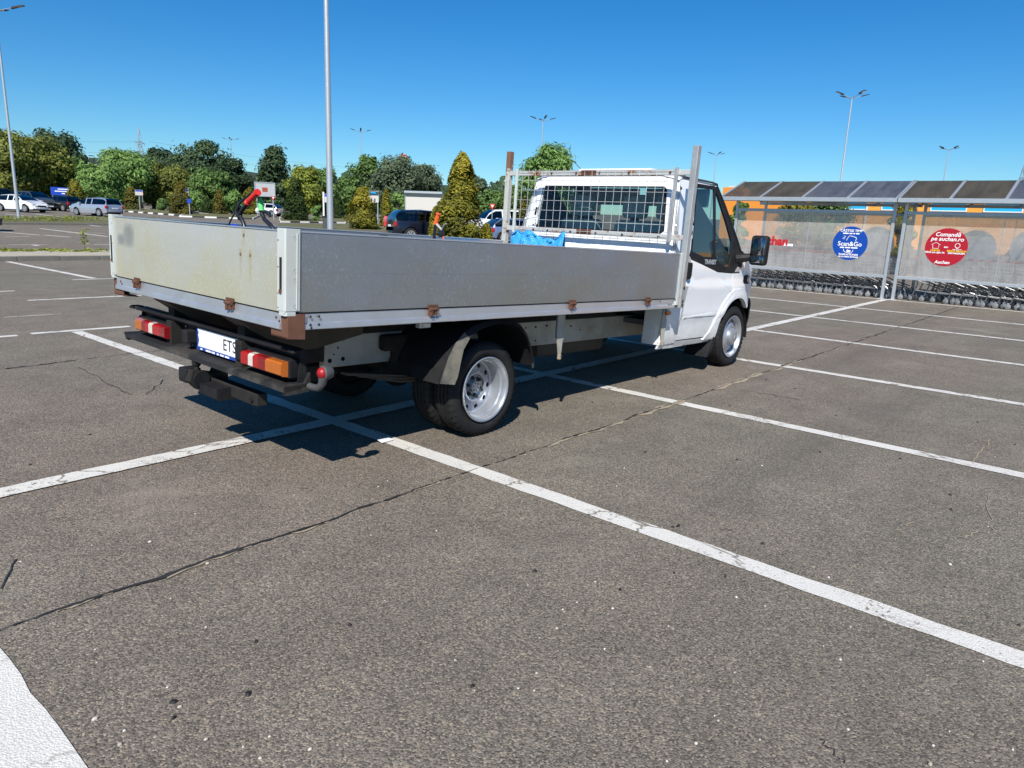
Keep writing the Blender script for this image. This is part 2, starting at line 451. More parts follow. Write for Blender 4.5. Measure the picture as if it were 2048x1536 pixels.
k = plain('brown_steel', (0.15, 0.066, 0.040), 0.7, 0.1, var=0.3, scale=12, bump=0.2, dirt=((0.10, 0.05, 0.03), 0.7))
k = plain('black_plastic', (0.012, 0.012, 0.014), 0.6, 0.0, var=0.25, scale=9, dirt=((0.05, 0.048, 0.044), 0.35), spec=0.2)
k = plain('dusty_black', (0.020, 0.020, 0.021), 0.7, 0.0, var=0.3, scale=7, dirt=((0.12, 0.11, 0.092), 0.7), spec=0.2)
k = plain('dusty_lip', (0.055, 0.055, 0.053), 0.75, 0.0, var=0.3, scale=7, dirt=((0.22, 0.20, 0.15), 0.8))
k = plain('under_dark', (0.020, 0.019, 0.018), 0.85, 0.0, var=0.4, scale=10, bump=0.3, dirt=((0.05, 0.042, 0.033), 0.6), spec=0.2)
k = plain('under_brown', (0.075, 0.060, 0.045), 0.85, 0.0, var=0.4, scale=10, bump=0.4, dirt=((0.03, 0.025, 0.02), 0.6))
k = plain('frame_cream', (0.40, 0.39, 0.35), 0.55, 0.0, var=0.12, scale=5, dirt=((0.20, 0.17, 0.12), 0.75))
k = plain('hole_dark', (0.006, 0.006, 0.006), 0.9)
k = plain('rubber', (0.017, 0.017, 0.018), 0.68, 0.0, var=0.3, scale=18, bump=0.15, dirt=((0.04, 0.038, 0.034), 0.5), spec=0.2)
k = plain('rim_silver', (0.47, 0.49, 0.52), 0.36, 0.7, var=0.06, scale=9, dirt=((0.40, 0.38, 0.35), 0.25))
k = plain('nut_dark', (0.05, 0.05, 0.055), 0.45, 0.6, var=0.3)
k = plain('lamp_chrome', (0.6, 0.6, 0.6), 0.2, 1.0)
def lens(name, col, em=0.0):
    k = NT(name); 
    w = k.n('TexWave', Scale=60.0); k.l(k.tc, w.inputs[0])
    k.col(k.mix(k.noise(30, 3), tuple(c * .75 for c in col), col)); k.set(Roughness=0.16, Coat_Weight=0.6, Coat_Roughness=0.05, Specular_IOR_Level=0.6)
    k.bump(w.outputs['Fac'], 0.12, 0.002)
lens('lens_red', (0.42, 0.008, 0.010)); lens('lens_darkred', (0.24, 0.010, 0.012)); lens('lens_amber', (0.50, 0.13, 0.015)); lens('lens_clear', (0.72, 0.66, 0.58))
k = plain('red_knob', (0.30, 0.008, 0.010), 0.45)
k = plain('grey_rubber', (0.06, 0.062, 0.065), 0.6, var=0.2)
k = NT('cab_paint')
dn = k.ramp(k.noise(3.0, 6, .7), [(0.45, 0.0), (0.8, 0.22)])
low = k.math('MULTIPLY', k.ramp(k.math('ADD', k.sepz(), 0.52), [(0.02, 0.75), (0.36, 0.0)]), k.ramp(k.noise(7, 6, .75), [(.35, .15), (.7, 1.0)]))
k.col(k.mix(low, k.mix(dn, (0.78, 0.80, 0.82), (0.66, 0.65, 0.60)), (0.40, 0.36, 0.29))); k.set(Roughness=0.28, Coat_Weight=0.55, Coat_Roughness=0.04); k.bump(k.noise(1.1, 2), 0.02, 0.03)
def glass(name, tint, refl=1.0, haze=0.0, hcol=(.5, .5, .5)):
    k = NT(name); t = k.t; t.nodes.remove(k.b)
    tr = k.n('BsdfTransparent'); tr.inputs[0].default_value = (*tint, 1)
    gl = k.n('BsdfGlossy'); gl.inputs['Roughness'].default_value = 0.02; gl.inputs[0].default_value = (1, 1, 1, 1)
    fr = k.n('LayerWeight', Blend=0.5); mx = k.n('MixShader')
    k.l(k.math('MULTIPLY', k.math('ADD', k.math('MULTIPLY', k.math('POWER', fr.outputs['Facing'], 4.0), 0.9), 0.045), refl), mx.inputs[0]); k.l(tr.outputs[0], mx.inputs[1]); k.l(gl.outputs[0], mx.inputs[2])
    last = mx.outputs[0]
    if haze:
        df = k.n('BsdfDiffuse'); df.inputs[0].default_value = (*hcol, 1); m2 = k.n('MixShader')
        k.l(k.ramp(k.noise(1.2, 6, .7), [(0.3, haze * .6), (0.75, haze * 1.5)]), m2.inputs[0]); k.l(last, m2.inputs[1]); k.l(df.outputs[0], m2.inputs[2]); last = m2.outputs[0]
    k.l(last, k.out.inputs[0])
glass('cab_glass', (0.62, 0.72, 0.70)); glass('screen_glass', (0.82, 0.88, 0.86)); glass('rear_glass', (0.70, 0.78, 0.77), 1.0)
k = plain('seat_cloth', (0.42, 0.49, 0.46), 0.9, var=0.2, scale=30, bump=0.2)
k = plain('dash', (0.07, 0.075, 0.078), 0.7); k = plain('headliner', (0.6, 0.6, 0.58), 0.9); k = plain('door_trim', (0.16, 0.20, 0.19), 0.8)
k = plain('mirror_glass', (0.30, 0.31, 0.33), 0.04, 1.0, var=0.02)
k = plain('galv', (0.47, 0.48, 0.47), 0.48, 0.55, var=0.15, scale=10, dirt=((0.24, 0.13, 0.07), 0.35))
k = NT('galv_rusty')
rz = k.ramp(k.noise(2.6, 6, .75, vec=k.mapping(loc=(3, 1, 5))), [(0.53, 0.0), (0.60, 0.95)])
k.col(k.mix(rz, k.mix(k.noise(10, 4), (.47, .48, .46), (.60, .60, .56)), k.mix(k.noise(30, 4), (.23, .085, .035), (.34, .15, .07))))
k.rough(k.ramp(rz, [(0, .45), (1, .85)])); k.set(Metallic=0.25); k.bump(k.noise(60, 4), .2, .003)
k = NT('post_rusty')
rz = k.ramp(k.math('ADD', k.noise(3.2, 6, .75), k.ramp(k.math('ABSOLUTE', k.math('SUBTRACT', k.sepz(), .70)), [(.28, 0.0), (.55, .24)])), [(0.56, 0.0), (0.62, 0.95)])
k.col(k.mix(rz, k.mix(k.noise(10, 4), (.40, .41, .38), (.52, .52, .48)), k.mix(k.noise(30, 4), (.13, .055, .028), (.22, .10, .05))))
k.set(Roughness=.7, Metallic=.1); k.bump(k.noise(60, 4), .2, .003)
k = plain('wire', (0.60, 0.60, 0.58), 0.45, 0.4)
k = plain('plate_white', (0.82, 0.82, 0.84), 0.4, var=0.03); k = plain('plate_blue', (0.015, 0.06, 0.32), 0.4); k = plain('ink_black', (0.012, 0.012, 0.012), 0.5)
k = plain('letter_white', (0.85, 0.85, 0.85), 0.5, var=0.02); k = plain('letter_grey', (0.36, 0.38, 0.40), 0.4)
k = plain('antenna', (0.04, 0.04, 0.04), 0.5)
k = NT('stain_rust'); tr = k.n('BsdfTransparent'); mx = k.n('MixShader'); k.set(Base_Color=(0.46, 0.36, 0.20, 1), Roughness=0.8)
gen = k.n('TexCoord').outputs['Generated']
sp = k.n('SeparateXYZ'); k.l(gen, sp.inputs[0])
e = k.math('MULTIPLY', k.math('MULTIPLY', sp.outputs[1], k.math('SUBTRACT', 1.0, sp.outputs[1])), 4.0)
f = k.math('MULTIPLY', k.math('MULTIPLY', k.math('POWER', e, 1.5), k.math('POWER', sp.outputs[2], 0.8)), k.ramp(k.noise(35, 5), [(0.3, 0.1), (0.7, 0.6)]))
k.l(f, mx.inputs[0]); k.l(tr.outputs[0], mx.inputs[1]); k.l(k.b.outputs[0], mx.inputs[2]); k.l(mx.outputs[0], k.out.inputs[0])
k = NT('stain_grey'); tr = k.n('BsdfTransparent'); mx = k.n('MixShader'); k.set(Base_Color=(0.27, 0.28, 0.31, 1), Roughness=0.5, Metallic=0.3)
gen = k.n('TexCoord').outputs['Generated']; sp = k.n('SeparateXYZ'); k.l(gen, sp.inputs[0])
e1 = k.math('MULTIPLY', k.math('MULTIPLY', sp.outputs[1], k.math('SUBTRACT', 1.0, sp.outputs[1])), 4.0); e2 = k.math('MULTIPLY', k.math('MULTIPLY', sp.outputs[2], k.math('SUBTRACT', 1.0, sp.outputs[2])), 4.0)
f = k.math('MULTIPLY', k.ramp(k.math('MULTIPLY', e1, e2), [(0.05, 0.0), (0.8, 0.5)]), k.ramp(k.noise(18, 5), [(0.2, .6), (.7, 1.0)]))
k.l(f, mx.inputs[0]); k.l(tr.outputs[0], mx.inputs[1]); k.l(k.b.outputs[0], mx.inputs[2]); k.l(mx.outputs[0], k.out.inputs[0])

truck = thing('flatbed_truck', 'white flatbed truck with aluminium dropsides and twin rear wheels parked across the bays', 'truck', (1.9323, 4.2307, 0), rad(-0.5466))
MBODY = Matrix.Translation((0, 0, 1.0067)) @ Matrix.Rotation(rad(2.0355), 4, 'Y') @ Matrix.Rotation(rad(0.484), 4, 'X')
def bp(name, mb, mat, parent=None, smooth=False, **kw):
    """a body part: built in the load bed's own frame (x forward from the tailgate, z up from the boards' lower edge)"""
    if parent is None: return mb.obj(name, mat, truck, MBODY, smooth, **kw)
    return mb.obj(name, mat, parent, None, smooth, **kw)
L, HB, W2 = 4.012, 0.403, 1.108
# --- load bed
bp('bed_floor', MB().box(0.03, L, -W2 + .03, W2 - .03, -0.022, -0.001), 'under_brown')
for i in range(8):
    x = 0.22 + i * 0.5
    bp('cross_member', MB().prism([(x - .03, -.024), (x + .03, -.024), (x + .022, -.10), (x - .022, -.10)], 1, -1.04, 1.04), 'under_dark')
for s in (-1, 1):
    bp('subframe_rail', MB().box(0.12, L - .05, s * .45 - .04, s * .45 + .04, -0.235, -0.101), 'under_dark')
# boards: two extruded planks each, with a groove between
def planks(name, axis, a, b, off, z0, z1, mat, n, side):
    """hollow section boards; off = outer face, side = outward direction"""
    out = []
    dz = (z1 - z0) / n
    root = None
    for i in range(n):
        lo, hi = z0 + i * dz + 0, z0 + (i + 1) * dz - 0
        ia = off - side * 0.026
        poly = [(off, lo + .0012), (off, hi - .0012), (off - side * .0006, hi), (ia, hi), (ia, lo), (off - side * .0006, lo)]
        mb = MB()
        if axis == 'y': mb.prism(poly, 1, a, b)       # runs along y, poly in (x,z)
        else: mb.prism(poly, 0, a, b)                 # runs along x, poly in (y,z)
        out.append(bp(name, mb, mat))
    return out
planks('tailgate_board', 'y', -1.035, 1.035, 0.012, 0.003, HB - .004, 'board_tail', 2, -1)
planks('side_board', 'x', 0.085, L - .03, -W2 + .010, 0.003, HB - .004, 'board_side', 2, -1)
planks('side_board', 'x', 0.085, L - .03, W2 - .010, 0.003, HB - .004, 'board_side', 2, 1)
planks('front_board', 'y', -1.05, 1.05, L - .01, 0.003, HB - .06, 'board_side', 2, 1)
for s in (-1, 1):
    bp('board_cap', MB().box(0.085, L - .03, s * (W2 - .024) - .017, s * (W2 - .024) + .017, HB - .003, HB + .004), 'rail_metal')
bp('board_cap', MB().box(0.008, 0.042, -1.03, 1.03, HB - .003, HB + .003), 'rail_metal')
# corner posts with latch slots
for s in (-1, 1):
    cp = MB()
    pl = [(0.0, s * (W2 - .005)), (0.006, s * W2), (0.082, s * W2), (0.082, s * (W2 - .03)), (0.034, s * (W2 - .03)), (0.034, s * 1.036), (0.0, s * 1.036)]
    cp.prism(pl, 2, 0.012, HB + .012)
    cp.prism([(0.002, s * (W2 - .012)), (0.012, s * (W2 - .002)), (0.06, s * (W2 - .002)), (0.06, s * (W2 - .028)), (0.03, s * (W2 - .03)), (0.03, s * 1.05), (0.002, s * 1.05)], 2, -0.012, 0.012)
    post = bp('corner_post', cp, 'white_steel')
    bp('latch_slot', MB().box(-0.003, 0.004, min(s * 1.060, s * 1.078), max(s * 1.060, s * 1.078), 0.105, 0.275), 'hole_dark', post)
    bp('latch_bar', MB().box(-0.006, 0.0, min(s * 1.064, s * 1.072), max(s * 1.064, s * 1.072), 0.112, 0.265, .002), 'under_dark', post)
    bp('latch_catch', MB().box(-0.008, 0.0, min(s * 1.060, s * 1.078), max(s * 1.060, s * 1.078), 0.098, 0.118, .002), 'rust', post)
    bp('edge_bead', MB().tube([(0.004, s * (W2 - .012), 0.0), (0.004, s * (W2 - .012), HB + .01)], .006, 6), 'white_steel', post, True)
    bp('edge_bead', MB().tube([(0.066, s * W2, 0.02), (0.066, s * W2, HB - .01)], .004, 6), 'white_steel', post, True)
    for z in (0.37, 0.21, 0.165, 0.035):
        bp('bolt', MB().lathe([(0.0, s * -.007), (.006, s * -.007), (.009, s * -.003), (.009, 0)], 8, 1, (0.056, s * (W2 + .001), z)), 'nut_dark', post, True)
    for z in (0.36, 0.23, 0.10, 0.03):
        bp('rivet', MB().lathe([(0.0, -.005), (.004, -.004), (.006, 0)], 8, 0, (-0.001, s * 1.046, z)), 'galv', post, True)
    bp('front_corner_post', MB().box(L - .034, L + .004, min(s * W2, s * (W2 - .034)), max(s * W2, s * (W2 - .034)), -.06, HB + .006, .003), 'white_steel')
    bp('post_bead', MB().tube([(L - .05, s * (W2 - .002), 0.0), (L - .05, s * (W2 - .002), HB - .01)], .006, 6), 'rail_metal', None, True)
# aluminium edge rails with a turned-out lower lip
def railpoly(off, side):
    return [(off - side * .05, -.006), (off - side * .006, -.006), (off - side * .004, -.052), (off + side * .004, -.060), (off + side * .006, -.084), (off, -.088), (off - side * .05, -.088), (off - side * .05, -.080), (off - side * .012, -.080), (off - side * .012, -.014), (off - side * .05, -.014)]
bp('edge_rail', MB().prism(railpoly(0.012, -1), 1, -1.045, 1.05), 'rail_metal')
for s in (-1, 1):
    er = bp('edge_rail', MB().prism(railpoly(s * (W2 - .012), s), 0, 0.118, L - .05), 'rail_metal')
    if s < 0:
        for x, z in ((.15, -.02), (.20, -.02), (.15, -.062), (.20, -.062), (.155, -.078), (3.86, -.05), (3.90, -.05), (3.93, -.02), (3.7, -.018)):
            bp('rivet', MB().lathe([(0.0, -.004), (.006, -.003), (.008, 0)], 8, 1, (x, -W2 + .0075, z)), 'nut_dark', er, True)
for y, z in ((-1.00, -.03), (-1.03, -.045), (-1.03, -.07), (.98, -.03), (.96, -.045)):
    bp('rivet', MB().lathe([(0.0, -.004), (.006, -.003), (.008, 0)], 8, 0, (0.016, y, z)), 'rust', None, True)
# rusty drop hinges
def hinge(x, y, rot):
    mb = MB()
    mb.box(-.030, .030, -.004, .012, -.040, .002, .002); mb.tube([(-.034, -.010, -.006), (.034, -.010, -.006)], .010, 8)
    mb.box(-.026, -.006, -.016, .0, -.048, -.012, .002); mb.box(.008, .026, -.014, .0, -.042, -.010, .002); mb.box(-.040, .040, -.003, .004, .0, .020)
    m = Matrix.Translation((x, y, 0)) @ Matrix.Rotation(rot, 4, 'Z')
    mb.v = [tuple(m @ Vector(p)) for p in mb.v]
    bp('hinge', mb, 'rust')
for x in (0.99, 2.39, 3.48): hinge(x, -W2 + .004, 0); hinge(x, W2 - .004, PI)
for y in (0.68, -0.55): hinge(0.004, y, -PI / 2)
# brown channel ends under the rear corners
for s in (-1, 1):
    mb = MB()
    y0, y1 = s * (W2 - .002), s * (W2 - .16)
    mb.prism([(.018, -.004), (.116, -.004), (.116, -.135), (.018, -.127)], 1, y0, y0 - s * .006)
    mb.prism([(.018, -.004), (.024, -.004), (.024, -.127), (.018, -.127)], 1, y0 - s * .0065, y1)
    mb.prism([(.018, -.120), (.116, -.127), (.116, -.135), (.018, -.127)], 1, y0 - s * .0065, y1)
    bp('crossmember_end', mb, 'brown_steel')
# tailgate details
for y, z in ((-.690, .362), (-.655, .262), (-.755, .262)):
    bp('bolt_hole', MB().lathe([(.000, -.0015), (.007, -.0018), (.012, 0.0)], 10, 0, (0.0125, y, z)), 'rust', None, True)
    ln = .15 if z < .3 else .07
    bp('rust_stain', MB().add([(0.0108, y + .022, z - ln), (0.0108, y - .022, z - ln), (0.0108, y - .022, z + .03), (0.0108, y + .022, z + .03)], [(0, 1, 2, 3)]), 'stain_rust', fix=False)
for y0, y1, z0, z1 in ((1.0, .86, .21, .30), (.90, .70, .20, .375)):
    bp('rubbed_patch', MB().add([(0.0106 if y0 == 1.0 else 0.0112, y0, z0), (0.0106 if y0 == 1.0 else 0.0112, y1, z0), (0.0106 if y0 == 1.0 else 0.0112, y1, z1), (0.0106 if y0 == 1.0 else 0.0112, y0, z1)], [(0, 1, 2, 3)]), 'stain_grey', fix=False)
# --- chassis
for s in (-1, 1):
    mb = MB().box(0.66, 4.62, s * .45 - .028, s * .45 + .028, -.445, -.238, .006)
    fr = bp('chassis_rail', mb, 'frame_cream')
    for (x, z, r) in ((.70, -.27, .016), (.80, -.262, .014), (.70, -.40, .014), (.80, -.395, .014), (.76, -.32, .006), (.73, -.36, .005), (1.23, -.31, .013), (1.30, -.29, .010), (2.20, -.27, .007), (2.34, -.27, .007), (2.62, -.285, .007), (2.75, -.285, .009), (2.62, -.36, .006), (2.9, -.28, .010), (3.05, -.28, .006), (2.66, -.40, .009), (2.76, -.40, .007), (3.25, -.30, .009), (3.4, -.34, .006), (2.05, -.34, .006)):
        bp('chassis_hole', MB().lathe([(0, 0), (r, 0), (r, s * .004), (r * .6, s * .005)], 10, 1, (x, s * .4785, z)), 'hole_dark', fr, True)
    bp('rail_extension', MB().box(0.10, 0.655, s * .45 - .035, s * .45 + .035, -.40, -.236, .004), 'under_dark')
    bp('gusset', MB().prism([(.05, -.102), (.9, -.102), (.9, -.23), (.55, -.30), (.35, -.30)], 1, s * .55, s * .36), 'under_brown')
    bp('spring_shackle', MB().box(1.08, 1.30, s * .52 - .04, s * .52 + .04, -.36, -.25, .02), 'under_dark')
    bp('shackle_arm', MB().box(1.18, 1.26, s * .52 - .035, s * .52 + .035, -.50, -.34, .012), 'under_dark')
    for j in range(3):
        pts = [(.75 + j * .10, s * .56, -.48 - j * .022), (1.2, s * .56, -.535 - j * .02), (1.64, s * .56, -.565 - j * .016), (2.1, s * .56, -.52 - j * .02), (2.5 - j * .12, s * .56, -.45 - j * .022)]
        mb = MB()
        for a, b in zip(pts[:-1], pts[1:]):
            mb.prism([(a[0], a[2]), (b[0], b[2]), (b[0], b[2] + .014), (a[0], a[2] + .014)], 1, s * .56 - .033, s * .56 + .033)
        bp('spring_leaf', mb, 'under_brown')
for x in (0.9, 2.3, 3.2): bp('chassis_cross_member', MB().box(x - .05, x + .05, -.42, .42, -.40, -.26, .01), 'under_dark')
bp('exhaust_pipe', MB().tube([(.45, .62, -.50), (1.0, .5, -.52), (2.2, .3, -.48), (4.2, .25, -.46)], .032, 8), 'under_dark', None, True)
bp('fuel_tank', MB().box(2.9, 3.95, -.40, .05, -.58, -.30, .05), 'under_brown', None, True)
bp('spare_wheel', MB().lathe([(.12, -.06), (.30, -.07), (.335, -.03), (.335, .04), (.30, .08), (.12, .06)], 28, 2, (.72, 0.0, -.50), True), 'rubber', None, True)
# wheel guards (arch with a side lip, both sides)
GP = [(1.165, -.50), (1.19, -.43), (1.23, -.33), (1.285, -.245), (1.36, -.18), (1.46, -.135), (1.57, -.112), (1.70, -.105), (1.82, -.118), (1.92, -.155), (2.0, -.225), (2.06, -.32), (2.10, -.43), (2.11, -.47)]
for s in (-1, 1):
    mb = MB()
    n = len(GP)
    for t in (0.0, 0.008):
        pass
    ya, yb = s * .43, s * 1.012
    c0 = Vector((1.643, -.56))
    outer = GP; inner = [tuple(Vector(p) + (c0 - Vector(p)).normalized() * .007) for p in GP]
    vs = []
    for y in (ya, yb):
        vs += [(p[0], y, p[1]) for p in outer] + [(p[0], y, p[1]) for p in inner]
    fs = []
    for i in range(n - 1):
        fs += [[i, i + 1, 2 * n + i + 1, 2 * n + i], [n + i, 3 * n + i, 3 * n + i + 1, n + i + 1], [i, n + i, n + i + 1, i + 1], [2 * n + i, 2 * n + i + 1, 3 * n + i + 1, 3 * n + i]]
    fs += [[0, 2 * n, 3 * n, n], [n - 1, 2 * n - 1, 4 * n - 1, 3 * n - 1]]
    mb.add(vs, fs)
    gd = bp('mudguard', mb, 'black_plastic', None, True)
    mb = MB()
    lip = [tuple(Vector(p) + (c0 - Vector(p)).normalized() * (.105, .110, .095, .065, .045, .034, .03, .03, .03, .032, .036, .04, .045, .045)[i]) for i, p in enumerate(GP)]
    vs = [(p[0], yb, p[1]) for p in outer] + [(p[0], yb + s * .028, p[1]) for p in lip] + [(p[0], yb + s * .016, p[1]) for p in lip]
    for i0, i1, m_ in ((0, 4, 'dusty_lip'), (4, n - 2, 'black_plastic'), (n - 2, n - 1, 'dusty_lip')):
        c_ = i1 - i0 + 1; vv = vs[i0:i1 + 1] + vs[n + i0:n + i1 + 1] + vs[2 * n + i0:2 * n + i1 + 1]
        bp('guard_lip', MB().add(vv, [[i, i + 1, c_ + i + 1, c_ + i] for i in range(c_ - 1)] + [[c_ + i, c_ + i + 1, 2 * c_ + i + 1, 2 * c_ + i] for i in range(c_ - 1)]), m_, gd, True)
    # dusty outer skin of the flap's lower corner
    bp('guard_flap', MB().add([(1.158, s * .46, -.505), (1.158, s * 1.0, -.505), (1.186, s * 1.0, -.42), (1.186, s * .46, -.42), (1.166, s * .46, -.505), (1.166, s * 1.0, -.505), (1.194, s * 1.0, -.42), (1.194, s * .46, -.42)], [(0, 1, 2, 3), (4, 7, 6, 5), (0, 4, 5, 1), (0, 3, 7, 4), (1, 5, 6, 2)]), 'black_plastic', gd)
# bracket plates hanging from the bed
for x in (2.43, 4.02):
    for s in (-1, 1):
        b = bp('side_bracket', MB().prism([(x - .035, -.089), (x + .055, -.089), (x + .04, -.40), (x + .02, -.445), (x + .012, -.445), (x - .035, -.25)], 1, s * .98, s * .972).box(x + .048, x + .056, min(s * .90, s * .98), max(s * .90, s * .98), -.30, -.10), 'frame_cream')
        bp('bracket_tip', MB().box(x + .008, x + .030, min(s * .965, s * .992), max(s * .965, s * .992), -.455, -.415, .004), 'crack_sand', b)
for s in (-1, 1):
    ml = bp('side_marker', MB().box(3.985, 4.075, min(s * 1.0, s * 1.022), max(s * 1.0, s * 1.022), -.165, -.125, .006), 'lens_amber', None, True)
    bp('marker_base', MB().box(3.975, 4.085, min(s * .985, s * 1.0), max(s * .985, s * 1.0), -.170, -.120, .003), 'white_steel', ml)
bp('registration_light', MB().box(.93, 1.02, -1.06, -1.02, -.125, -.09, .004), 'galv', None); bp('lamp_glass', MB().box(.955, 1.005, -1.066, -1.06, -.12, -.098, .002), 'lens_clear')
# --- rear light bar
XB = 0.14
bar = bp('light_bar', MB().prism([(XB - .03, -.208), (XB + .04, -.204), (XB + .046, -.214), (XB + .046, -.39), (XB + .036, -.39), (XB + .036, -.222), (XB - .03, -.226), (XB - .036, -.216)], 1, -1.0, .98), 'black_plastic')
bp('bar_ridge', MB().prism([(XB - .02, -.2055), (XB - .008, -.2005), (XB + .016, -.2005), (XB + .03, -.2045), (XB + .03, -.212), (XB - .02, -.212)], 1, -.99, .93), 'black_plastic', bar)
bp('bar_shelf', MB().prism([(XB - .10, -.392), (XB + .045, -.386), (XB + .045, -.40), (XB - .09, -.425), (XB - .104, -.418)], 1, -1.03, 1.0), 'dusty_black', bar)
for s in (-1, 1):
    bp('bar_end', MB().prism([(XB - .10, -.386), (XB - .085, -.44), (XB + .06, -.43), (XB + .06, -.33), (XB + .03, -.385)], 1, s * 1.03, s * .99), 'dusty_black', bar)
    bp('bar_end_plate', MB().prism([(XB + .0, -.39), (XB + .05, -.39), (XB + .05, -.22), (XB + .02, -.21)], 1, s * 1.005, s * .996), 'black_plastic', bar)
    bp('bar_bracket', MB().box(XB + .05, XB + .35, s * .46 - .03, s * .46 + .03, -.36, -.25, .006), 'under_dark', bar)
    bp('bar_loop', MB().tube([(XB + .02, s * .98, -.208), (XB + .0, s * 1.03, -.205), (XB - .03, s * 1.05, -.208), (XB - .05, s * 1.03, -.212), (XB - .04, s * .98, -.214)], .008, 6), 'black_plastic', bar, True)
bp('number_plate_recess', MB().box(XB + .02, XB + .034, -.50, .30, -.378, -.235), 'black_plastic', bar)
def lamp(y0, y1, segs):
    d = 1 if y1 > y0 else -1
    lo, hi = min(y0, y1), max(y0, y1)
    h = bp('tail_lamp', MB().box(XB - .035, XB + .034, lo - .010, hi + .010, -.366, -.262, .008), 'black_plastic')
    y = y0
    for m, w in segs:
        yy = y + (y1 - y0) * w
        a, b = min(y, yy), max(y, yy)
        bp('lens', MB().prism([(XB - .07, -.350), (XB - .078, -.342), (XB - .078, -.286), (XB - .066, -.276), (XB - .032, -.272), (XB - .032, -.356)], 1, a + .0005, b - .0005), m, h)
        y = yy
    return h
lamp(-.552, -.968, (('lens_red', .19), ('lens_clear', .12), ('lens_red', .13), ('lens_darkred', .18), ('lens_amber', .38)))
lamp(.426, .889, (('lens_darkred', .16), ('lens_red', .24), ('lens_clear', .13), ('lens_red', .12), ('lens_darkred', .12), ('lens_amber', .23)))
pl = bp('number_plate', MB().box(XB - .012, XB - .004, -.425, .105, -.352, -.238, .002), 'plate_white')
bp('plate_frame', MB().box(XB - .015, XB - .002, -.432, .112, -.372, -.3525, .002), 'plate_blue', pl)
bp('plate_side', MB().prism([(.105, -.240), (.085, -.262), (.094, -.28), (.082, -.31), (.098, -.352), (.105, -.352)], 0, XB - .0145, XB - .0125), 'plate_blue', pl)
link('plate_lettering', text_mesh('ETS', .098, 'ink_black', 'plate_lettering', .0006, space=1.05), pl, basis((0, -1, 0), (0, 0, 1), (XB - .0130, -.300, -.297)))
for y0, y1 in ((.06, .035), (-.01, -.075), (-.085, -.125), (-.15, -.175), (-.19, -.235), (-.25, -.30), (-.375, -.40)): bp('plate_print', MB().box(XB - .0162, XB - .0152, y1, y0, -.368, -.358), 'letter_white', pl)
for y in (.20, -.475):
    bp('plate_lamp', MB().box(XB - .055, XB + .03, y - .035, y + .035, -.345, -.262, .008), 'black_plastic', bar)
for y, z in ((.27, -.36), (.24, -.372), (.16, -.372), (-.53, -.37), (.33, -.26)):
    bp('screw', MB().ball((XB + .02, y, z), .006, 6, 4), 'galv', bar)
# outline lamp on a rubber arm, both ends
for s in (-1, 1):
    ar = bp('outline_lamp_arm', MB().tube([(XB + .05, s * 1.0, -.40), (XB + .06, s * 1.05, -.405), (XB + .065, s * 1.10, -.40), (XB + .07, s * 1.125, -.37), (XB + .072, s * 1.128, -.335)], [.022, .019, .019, .022, .026], 10), 'grey_rubber', None, True)
    bp('lamp_body', MB().lathe([(0, .05), (.03, .045), (.04, .02), (.04, -.005), (.03, -.012)], 14, 0, (XB + .075, s * 1.128, -.315)), 'grey_rubber', ar, True)
    bp('lamp_lens', MB().ball((XB + .066, s * 1.128, -.315), .032, 12, 8, (.9, 1, 1)), 'red_knob', ar, True)
# --- tow hitch
th = bp('tow_hitch', MB().box(.13, .20, -.60, .02, -.600, -.525, .008), 'under_dark')
bp('hitch_neck', MB().prism([(.02, -.47), (.16, -.50), (.20, -.40), (.24, -.40), (.24, -.60), (.06, -.60), (.0, -.54)], 1, -.06, .02), 'under_dark', th)
bp('hitch_plate', MB().prism([(.04, -.545), (.18, -.535), (.18, -.615), (.06, -.615), (.04, -.60)], 1, -.31, -.10), 'black_plastic', th)
bp('hitch_strut', MB().prism([(.16, -.42), (.24, -.42), (.30, -.24), (.22, -.24)], 1, -.05, -.01), 'under_dark', th)
bp('hitch_block', MB().box(.0, .10, .0, .10, -.56, -.47, .01), 'black_plastic', th)
bp('hitch_collar', MB().lathe([(0, -.02), (.05, -.02), (.055, 0), (.05, .02), (0, .02)], 16, 1, (.07, -.05, -.53)), 'black_plastic', th, True)
bp('tow_ball', MB().ball((.07, .0, -.435), .029, 16, 10).tube([(.07, 0, -.50), (.07, 0, -.445)], .016, 10), 'under_dark', th, True)
for y in (-.20, -.55, -.12): bp('hitch_bolt', MB().lathe([(0, -.008), (.016, -.008), (.018, 0)], 8, 0, (.128, y, -.565)), 'galv' if y == -.2 else 'black_plastic', th, True)
bp('hitch_cable', MB().tube([(.12, -.22, -.41), (.10, -.25, -.445), (.09, -.32, -.455), (.10, -.36, -.41)], .005, 5), 'rubber', th, True)
